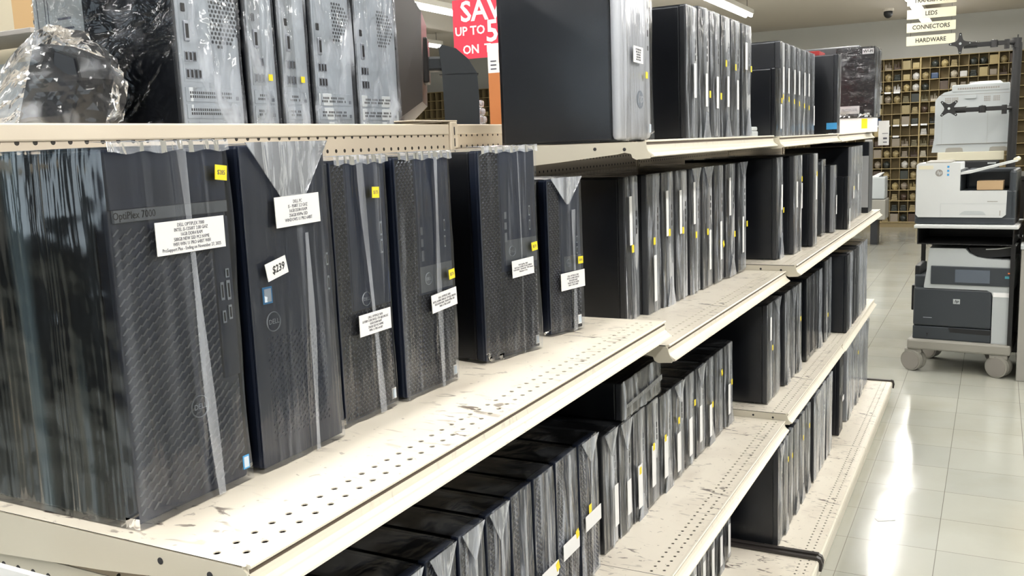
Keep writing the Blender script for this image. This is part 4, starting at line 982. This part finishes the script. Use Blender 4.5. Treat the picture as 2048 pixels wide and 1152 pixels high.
# ------------------------------------------------------------------ printer cart
cx, cy_, rz_ = -.445, 6.20, math.radians(-5)
t = thing('printer_cart', 'black two-level cart on grey casters with a white top shelf', 'cart', (cx, cy_, 0), rz_)
mb = MB(); mb.box(-.015, .565, .0, .46, .140, .205, .012); mb.build('base_tray', MT['greyp'], t)
for (x, y) in ((.02, .04), (.50, .04), (.06, .42), (.46, .42)):
    mb = MB(); mb.cyl((x-.012, y-.034, .067), (x, y-.004, .067), .066, 28); mb.cyl((x+.002, y+.004, .067), (x+.014, y+.034, .067), .066, 28); mb.cyl((x, y, .067), (x, y, .14), .016, 10); mb.box(x-.05, x+.05, y-.03, y+.03, .112, .142, .008)
    mb.mi = 1; mb.cyl((x-.0135, y-.038, .067), (x-.012, y-.034, .067), .056, 28)
    mb.build('caster', [MT['greyp'], MT['gmetal']], t)
for (x, y) in ((.555, .02), (.555, .42), (.002, .44)):
    mb = MB(); mb.box(x-.012, x+.012, y-.012, y+.012, .205, .81); mb.build('post', MT['armb'], t)
mb = MB(); mb.box(.030, .556, .0, .44, .806, .812); mb.box(.030, .556, .43, .44, .806, .905); mb.box(.030, .036, .0, .44, .806, .905); mb.box(.550, .556, .0, .44, .806, .905); mb.build('drawer_box', MT['armb'], t)
mb = MB(); mb.box(.012, .580, -.02, .46, .905, .927, .006); mb.build('top_shelf', MT['white'], t)
# lower printer
Mx = Matrix.Translation((cx, cy_, 0)) @ Matrix.Rotation(rz_, 4, 'Z')
def place(o, x, y, z): o.location = (Mx @ Vector((x, y, z)))[:]; o.rotation_euler = (0, 0, rz_)
t = thing('multifunction_printer', 'charcoal and grey multifunction printer with touch screen on the lower cart level', 'printer'); place(t, .012, .03, .2055)
mb = MB(); mb.box(0, .545, .03, .42, 0, .40, .01); mb.build('body', MT['charc'], t)
mb = MB(); mb.box(.0, .440, 0, .035, .085, .325, .012); f_ = mb.build('front_door', MT['charc'], t)
mb = MB(); mb.box(.0, .440, 0, .035, .0, .082, .006); tr_ = mb.build('paper_tray', MT['charc'], t)
mb = MB(); mb.prism([(.205, .08), (.44, .078), (.44, .048), (.215, .052)], 1, -.001, .002); mb.build('tray_grip', MT['charc2'], tr_)
mb = MB(); mb.cyl((.085, -.001, .035), (.085, 0, .035), .006, 12); mb.box(.083, .087, -.0012, 0, .018, .035); mb.build('keyhole', MT['charc2'], tr_)
mb = MB(); mb.prism([(.443, .0), (.545, .0), (.545, .33), (.06, .33), (.06, .325), (.41, .325), (.436, .312), (.443, .29)], 1, -.002, .04); mb.build('white_column', MT['offw'], t)
mb = MB(); mb.prism([(.06, .325), (.55, .325), (.553, .46), (.555, .51), (.50, .512), (.40, .516), (.35, .525), (.31, .545), (.285, .575), (.085, .575), (.075, .45), (.06, .34)], 1, -.004, .34); mb.build('scanner_head', MT['offw'], t)
mb = MB(); mb.box(.098, .545, -.012, -.003, .352, .466, .008); pn = mb.build('control_panel', MT['charc'], t)
mb = MB(); mb.box(.235, .425, -.014, -.0115, .368, .448); mb.build('touch_screen', MT['screen'], pn)
mb = MB(); mb.mi = 0; mb.box(.520, .535, -.014, -.0115, .43, .438); mb.mi = 1; mb.box(.505, .528, -.014, -.0115, .402, .416); mb.build('buttons', [MT['orange'], MT['teal']], pn)
mb = MB(); mb.box(.228, .266, -.0022, 0, .232, .262); e_ = mb.build('square_emblem', MT['offw'], f_); text_mesh('hp', .024, 'lettering', MT['charc'], e_, onYm(.247, -.0032, .249), bold=.0006, shear=.35)
mb = MB(); mb.box(.06, .11, -.001, 0, .136, .139); mb.build('model_line', MT['ring'], f_)
mb = MB(); mb.box(.445, .535, -.0035, -.002, .287, .314); mb.build('paper_label', MT['whitep'], t)
mb = MB(); mb.prism([(.30, .578), (.315, .545), (.355, .522), (.41, .518), (.55, .535), (.553, .585), (.45, .583)], 1, .03, .30); mb.build('document_feeder', MT['charc2'], t)
mb = MB(); mb.prism([(.395, .568), (.46, .572), (.553, .590), (.553, .594), (.46, .578), (.395, .574)], 1, .02, .24); mb.build('feeder_tray', MT['white'], t)
mb = MB(); mb.box(-.004, .03, .06, .30, .31, .455, .006); mb.build('side_slot', MT['charc2'], t)
mb = MB(); mb.box(-.024, .0, .08, .30, .165, .325, .005); mb.build('side_tray', MT['charc2'], t)
# upper printer
t = thing('inkjet_printer', 'white and black office printer with kraft box in its tray on the cart top', 'printer'); place(t, .012, .02, .9275)
mb = MB(); mb.box(-.006, .545, .01, .36, 0, .045, .01); mb.box(-.006, .25, .012, .36, .03, .33, .01); mb.box(.25, .545, .012, .36, .03, .205, .01); mb.box(.25, .545, .22, .36, .2, .325, .02); mb.box(.505, .545, .012, .36, .03, .325, .018)
mb.build('shell', MT['charc'], t)
mb = MB(); mb.prism([(.015, .043), (.475, .043), (.495, .06), (.497, .203), (.245, .203), (.245, .372), (.010, .372), (0, .36), (0, .06)], 1, 0, .014); fr_ = mb.build('front_panel', MT['white'], t)
mb = MB(); mb.box(.008, .243, .010, .22, .325, .372, .004); mb.build('control_head', MT['white'], t)
mb = MB(); mb.prism([(.01, .3725), (.20, .3725), (.20, .384), (.01, .378)], 0, .05, .19); mb.build('control_panel', MT['greyp'], t)
mb = MB(); mb.prism([(.247, .300), (.30, .307), (.545, .372), (.548, .382), (.50, .374), (.30, .322), (.247, .314)], 1, -.002, .20); mb.build('output_lid', MT['white'], t)
mb = MB(); mb.cyl((.535, .01, .382), (.535, .20, .382), .014, 12); mb.build('lid_roll', MT['creambox'], t)
mb = MB(); mb.prism([(.245, .060), (.39, .060), (.375, .078), (.355, .082), (.275, .082), (.26, .075)], 1, -.0012, .001); mb.build('tray_grip', MT['offw'], fr_)
mb = MB(); mb.box(.14, .496, -.0008, 0, .125, .1265); mb.box(.14, .1415, -.0008, 0, .045, .125); mb.build('tray_seam', MT['offw'], fr_)
mb = MB(); mb.cyl((.128, -.0012, .312), (.128, 0, .312), .021, 24); e_ = mb.build('round_emblem', MT['gmetal'], fr_); text_mesh('hp', .030, 'lettering', MT['white'], e_, onYm(.128, -.0022, .314), bold=.0005, shear=.35)
mb = MB()
for z in (.342, .318, .294): mb.box(.172, .184, -.001, 0, z, z+.012)
mb.build('blue_squares', MT['blue'], fr_)
mb = MB(); mb.box(.012, .095, -.001, 0, .335, .357); mb.build('beige_label', MT['creambox'], fr_)
mb = MB(); mb.box(.395, .45, -.001, 0, .137, .141); mb.box(.462, .466, -.001, 0, .055, .085); mb.build('model_line', MT['greyp'], fr_)
t = thing('kraft_box', 'small kraft cardboard box inside the white printer output tray', 'box'); place(t, .355, .05, .2055+.722+.0285)
t.location.z = .9275+.2055
mb = MB(); mb.box(-.01, .130, 0, .10, 0, .054, .002); mb.build('carton', MT['brown'], t)

# grey cabinet and cartons at the right edge
t = thing('grey_cabinet', 'grey metal cabinet at the right edge beside the printer cart', 'cabinet', (.150, 6.12, 0), math.radians(-2))
mb = MB(); mb.box(0, .60, 0, .55, 0, .790, .004); mb.build('body', MT['cabinet'], t); mb = MB(); mb.box(-.004, .61, -.01, .56, .791, .818, .003); mb.build('top', MT['offw'], t)
t = thing('cardboard_box', 'brown cardboard box on the grey cabinet at the right edge', 'box', (.165, 6.25, .8185)); mb = MB(); mb.box(0, .4, 0, .3, 0, .30, .003); mb.build('carton', MT['brown'], t)
t = thing('cardboard_box', 'pale cardboard box on top of the brown one at the right edge', 'box', (.175, 6.26, 1.119)); mb = MB(); mb.box(0, .38, 0, .28, 0, .28, .003); mb.build('carton', MT['tan'] if False else MT['creambox'], t)

# counter behind the cart with grey printer, cream box and monitor arms
t = thing('counter', 'dark counter behind the printer cart', 'counter', (-.37, 6.92, 0)); mb = MB(); mb.box(0, 1.3, 0, .7, 0, H-.36, .004); mb.build('body', MT['armb'], t); mb = MB(); mb.box(-.005, 1.31, -.01, .71, H-.3595, H-.33, .003); mb.build('top', MT['armb'], t)
t = thing('black_device', 'black low device on the counter under the cream box', 'device', (-.17, 6.97, H-.3295)); mb = MB(); mb.box(-.17, .19, .0, .42, 0, .104, .01); mb.build('body', MT['charc2'], t)
mb = MB(); mb.box(.12, .17, -.001, 0, .08, .09); mb.build('pale_mark', MT['offw'], t)
t = thing('cream_box', 'flat cream box under the light grey printer', 'box', (-.355, 7.0, H-.225)); mb = MB(); mb.box(0, .40, -.02, .42, 0, .058, .003); mb.build('carton', MT['creambox'], t)
t = thing('laser_printer', 'light grey laser printer with rounded corner behind the monitor arms', 'printer', (-.395, 7.0, H-.1665))
mb = MB(); pr_ = [(0, 0), (.475, .0), (.475, .40), (.12, .41), (.07, .40), (.035, .375), (.015, .345), (.015, .10)]
mb.prism(pr_, 1, 0, .40); mb.build('body', MT['offw'], t)
mb = MB(); mb.box(.115, .46, -.004, .30, .395, .445, .008); tp = mb.build('top_cover', MT['offw'], t)
mb = MB(); mb.prism([(.20, .446), (.42, .446), (.40, .463), (.27, .463)], 1, .05, .25); mb.build('paper_stack', MT['whitep'], tp)
mb = MB(); mb.prism([(.03, .055), (.46, .055), (.46, .38), (.07, .38), (.045, .35), (.04, .30)], 1, -.006, .001); d_ = mb.build('rear_door', MT['offw'], t)
mb = MB(); mb.box(.03, .46, -.0068, -.006, .053, .056); mb.box(.05, .46, -.0068, -.006, .378, .381); mb.box(.06, .061, -.0068, -.006, .056, .30); mb.box(.335, .336, -.0068, -.006, .056, .26); mb.build('door_seam', MT['greyp'], d_)
mb = MB()
for xx in (.075, .118, .31, .365):
    for k in range(4):
        for j in range(3): mb.box(xx+k*.010, xx+k*.010+.007, -.0072, -.006, .330+j*.012, .339+j*.012)
mb.build('vents', MT['gmetal'], d_)
mb = MB()
for k in range(18): mb.box(.15+k*.014, .16+k*.014, -.0052, -.004, .412, .424)
mb.build('top_vents', MT['gmetal'], tp)
mb = MB(); mb.prism([(.195, .375), (.265, .375), (.262, .352), (.198, .352)], 1, -.016, -.005); mb.build('door_latch', MT['offw'], d_)
for xx in (.085, .35):
    mb = MB(); mb.prism([(xx, .0), (xx+.11, .0), (xx+.105, .025), (xx+.09, .030), (xx+.02, .030), (xx+.005, .025)], 1, -.0015, .0); mb.build('tray_grip', MT['greyp'], t)
t = thing('monitor_arm_stand', 'black pole with two articulated monitor arms and empty mounting plates', 'stand', (.085, 6.90, H-.3295))
mb = MB(); mb.box(-.05, .05, -.005, .09, 0, .016, .003); mb.build('clamp_base', MT['armb'], t)
mb = MB(); mb.cyl((0, .02, .016), (0.012, .02, .84), .027, 18); mb.build('pole', MT['armb'], t)
mb = MB(); mb.cyl((.012, .02, .84), (.012, .02, .90), .004, 8); mb.cyl((.012, .02, .84), (.012, .02, .85), .026, 16); mb.build('pole_cap', MT['armb'], t)
def vesa(cxx, cz, rot, zz):
    mb = MB(); pts = []
    for k in range(4):
        a = rot+k*PI/2
        for r_, da in ((.066, -.10), (.068, 0), (.066, .10), (.034, .42), (.028, PI/4), (.034, PI/2-.42)):
            pts.append((cxx+r_*math.cos(a+da), cz+r_*math.sin(a+da)))
    mb.prism(pts, 1, -.09, -.084); o = mb.build('mount_plate', MT['armb'], t)
    mb = MB(); mb.cyl((cxx, -.092, cz), (cxx, -.0895, cz), .008, 14)
    for k in range(4): mb.cyl((cxx+.056*math.cos(rot+k*PI/2), -.0915, cz+.056*math.sin(rot+k*PI/2)), (cxx+.056*math.cos(rot+k*PI/2), -.0895, cz+.056*math.sin(rot+k*PI/2)), .0035, 10)
    mb.build('plate_holes', MT['offw'], o)
for (cxx, cz, rot) in ((-.318, .862, PI/2), (-.372, .452, PI/4)):
    vesa(cxx, cz, rot, 0); za = cz-.012
    mb = MB(); mb.cyl((cxx+.02, -.06, za), (cxx+.10, -.06, za), .020, 12); mb.box(cxx+.08, cxx+.20, -.072, -.048, za-.016, za+.014, .004)
    mb.cyl((cxx, -.084, za+.006), (cxx, -.05, za+.006), .016, 12); mb.cyl((cxx+.195, -.06, za-.024), (cxx+.195, -.06, za+.020), .022, 14); mb.build('outer_arm', MT['armb'], t)
    mb = MB(); mb.cyl((cxx+.195, -.06, za+.020), (cxx+.195, -.06, za+.024), .012, 12); mb.cyl((cxx+.10, -.06, za+.017), (cxx+.10, -.06, za+.021), .012, 12); mb.build('joint_cap', MT['chrome'], t)
    mb = MB(); mb.box(cxx+.215, -.045, -.068, -.044, za-.014, za+.014, .004); mb.cyl((-.05, -.05, za-.038), (-.05, -.05, za+.020), .016, 12); mb.cyl((-.05, -.05, za), (.0, .02, za), .014, 10); mb.cyl((.004, .02, za-.03), (.006, .02, za+.03), .029, 16)
    mb.build('inner_arm', MT['armb'], t)
# small pale machine on a stand beyond the far end of the shelving
t = thing('pale_machine', 'pale boxy machine on a dark stand beyond the end of the shelving', 'machine', (-1.37, 13.1, 0))
mb = MB(); mb.box(-.10, .085, 0, .35, H-.90, H-.61, .015); mb.build('body', MT['offw'], t)
mb = MB(); mb.prism([(-.10, .0), (.0, .05), (.05, .05), (.0, .0)], 1, .02, .3); mb.build('paper_feed', MT['whitep'], t, xf=Matrix.Translation((0, 0, H-.61)))
mb = MB(); mb.box(-.16, .10, -.05, .40, H-1.17, H-.905, .012); mb.build('dark_base', MT['greyp'], t); mb = MB(); mb.box(-.09, .0, .05, .28, 0, H-1.17); mb.build('stand', MT['charc2'], t)
t = thing('price_card', 'small curled white card lying on the floor in the aisle', 'card', (-.36, 3.68, .0005), .5); mb = MB(); mb.box(0, .07, 0, .03, 0, .0012); mb.build('card', MT['whitep'], t)
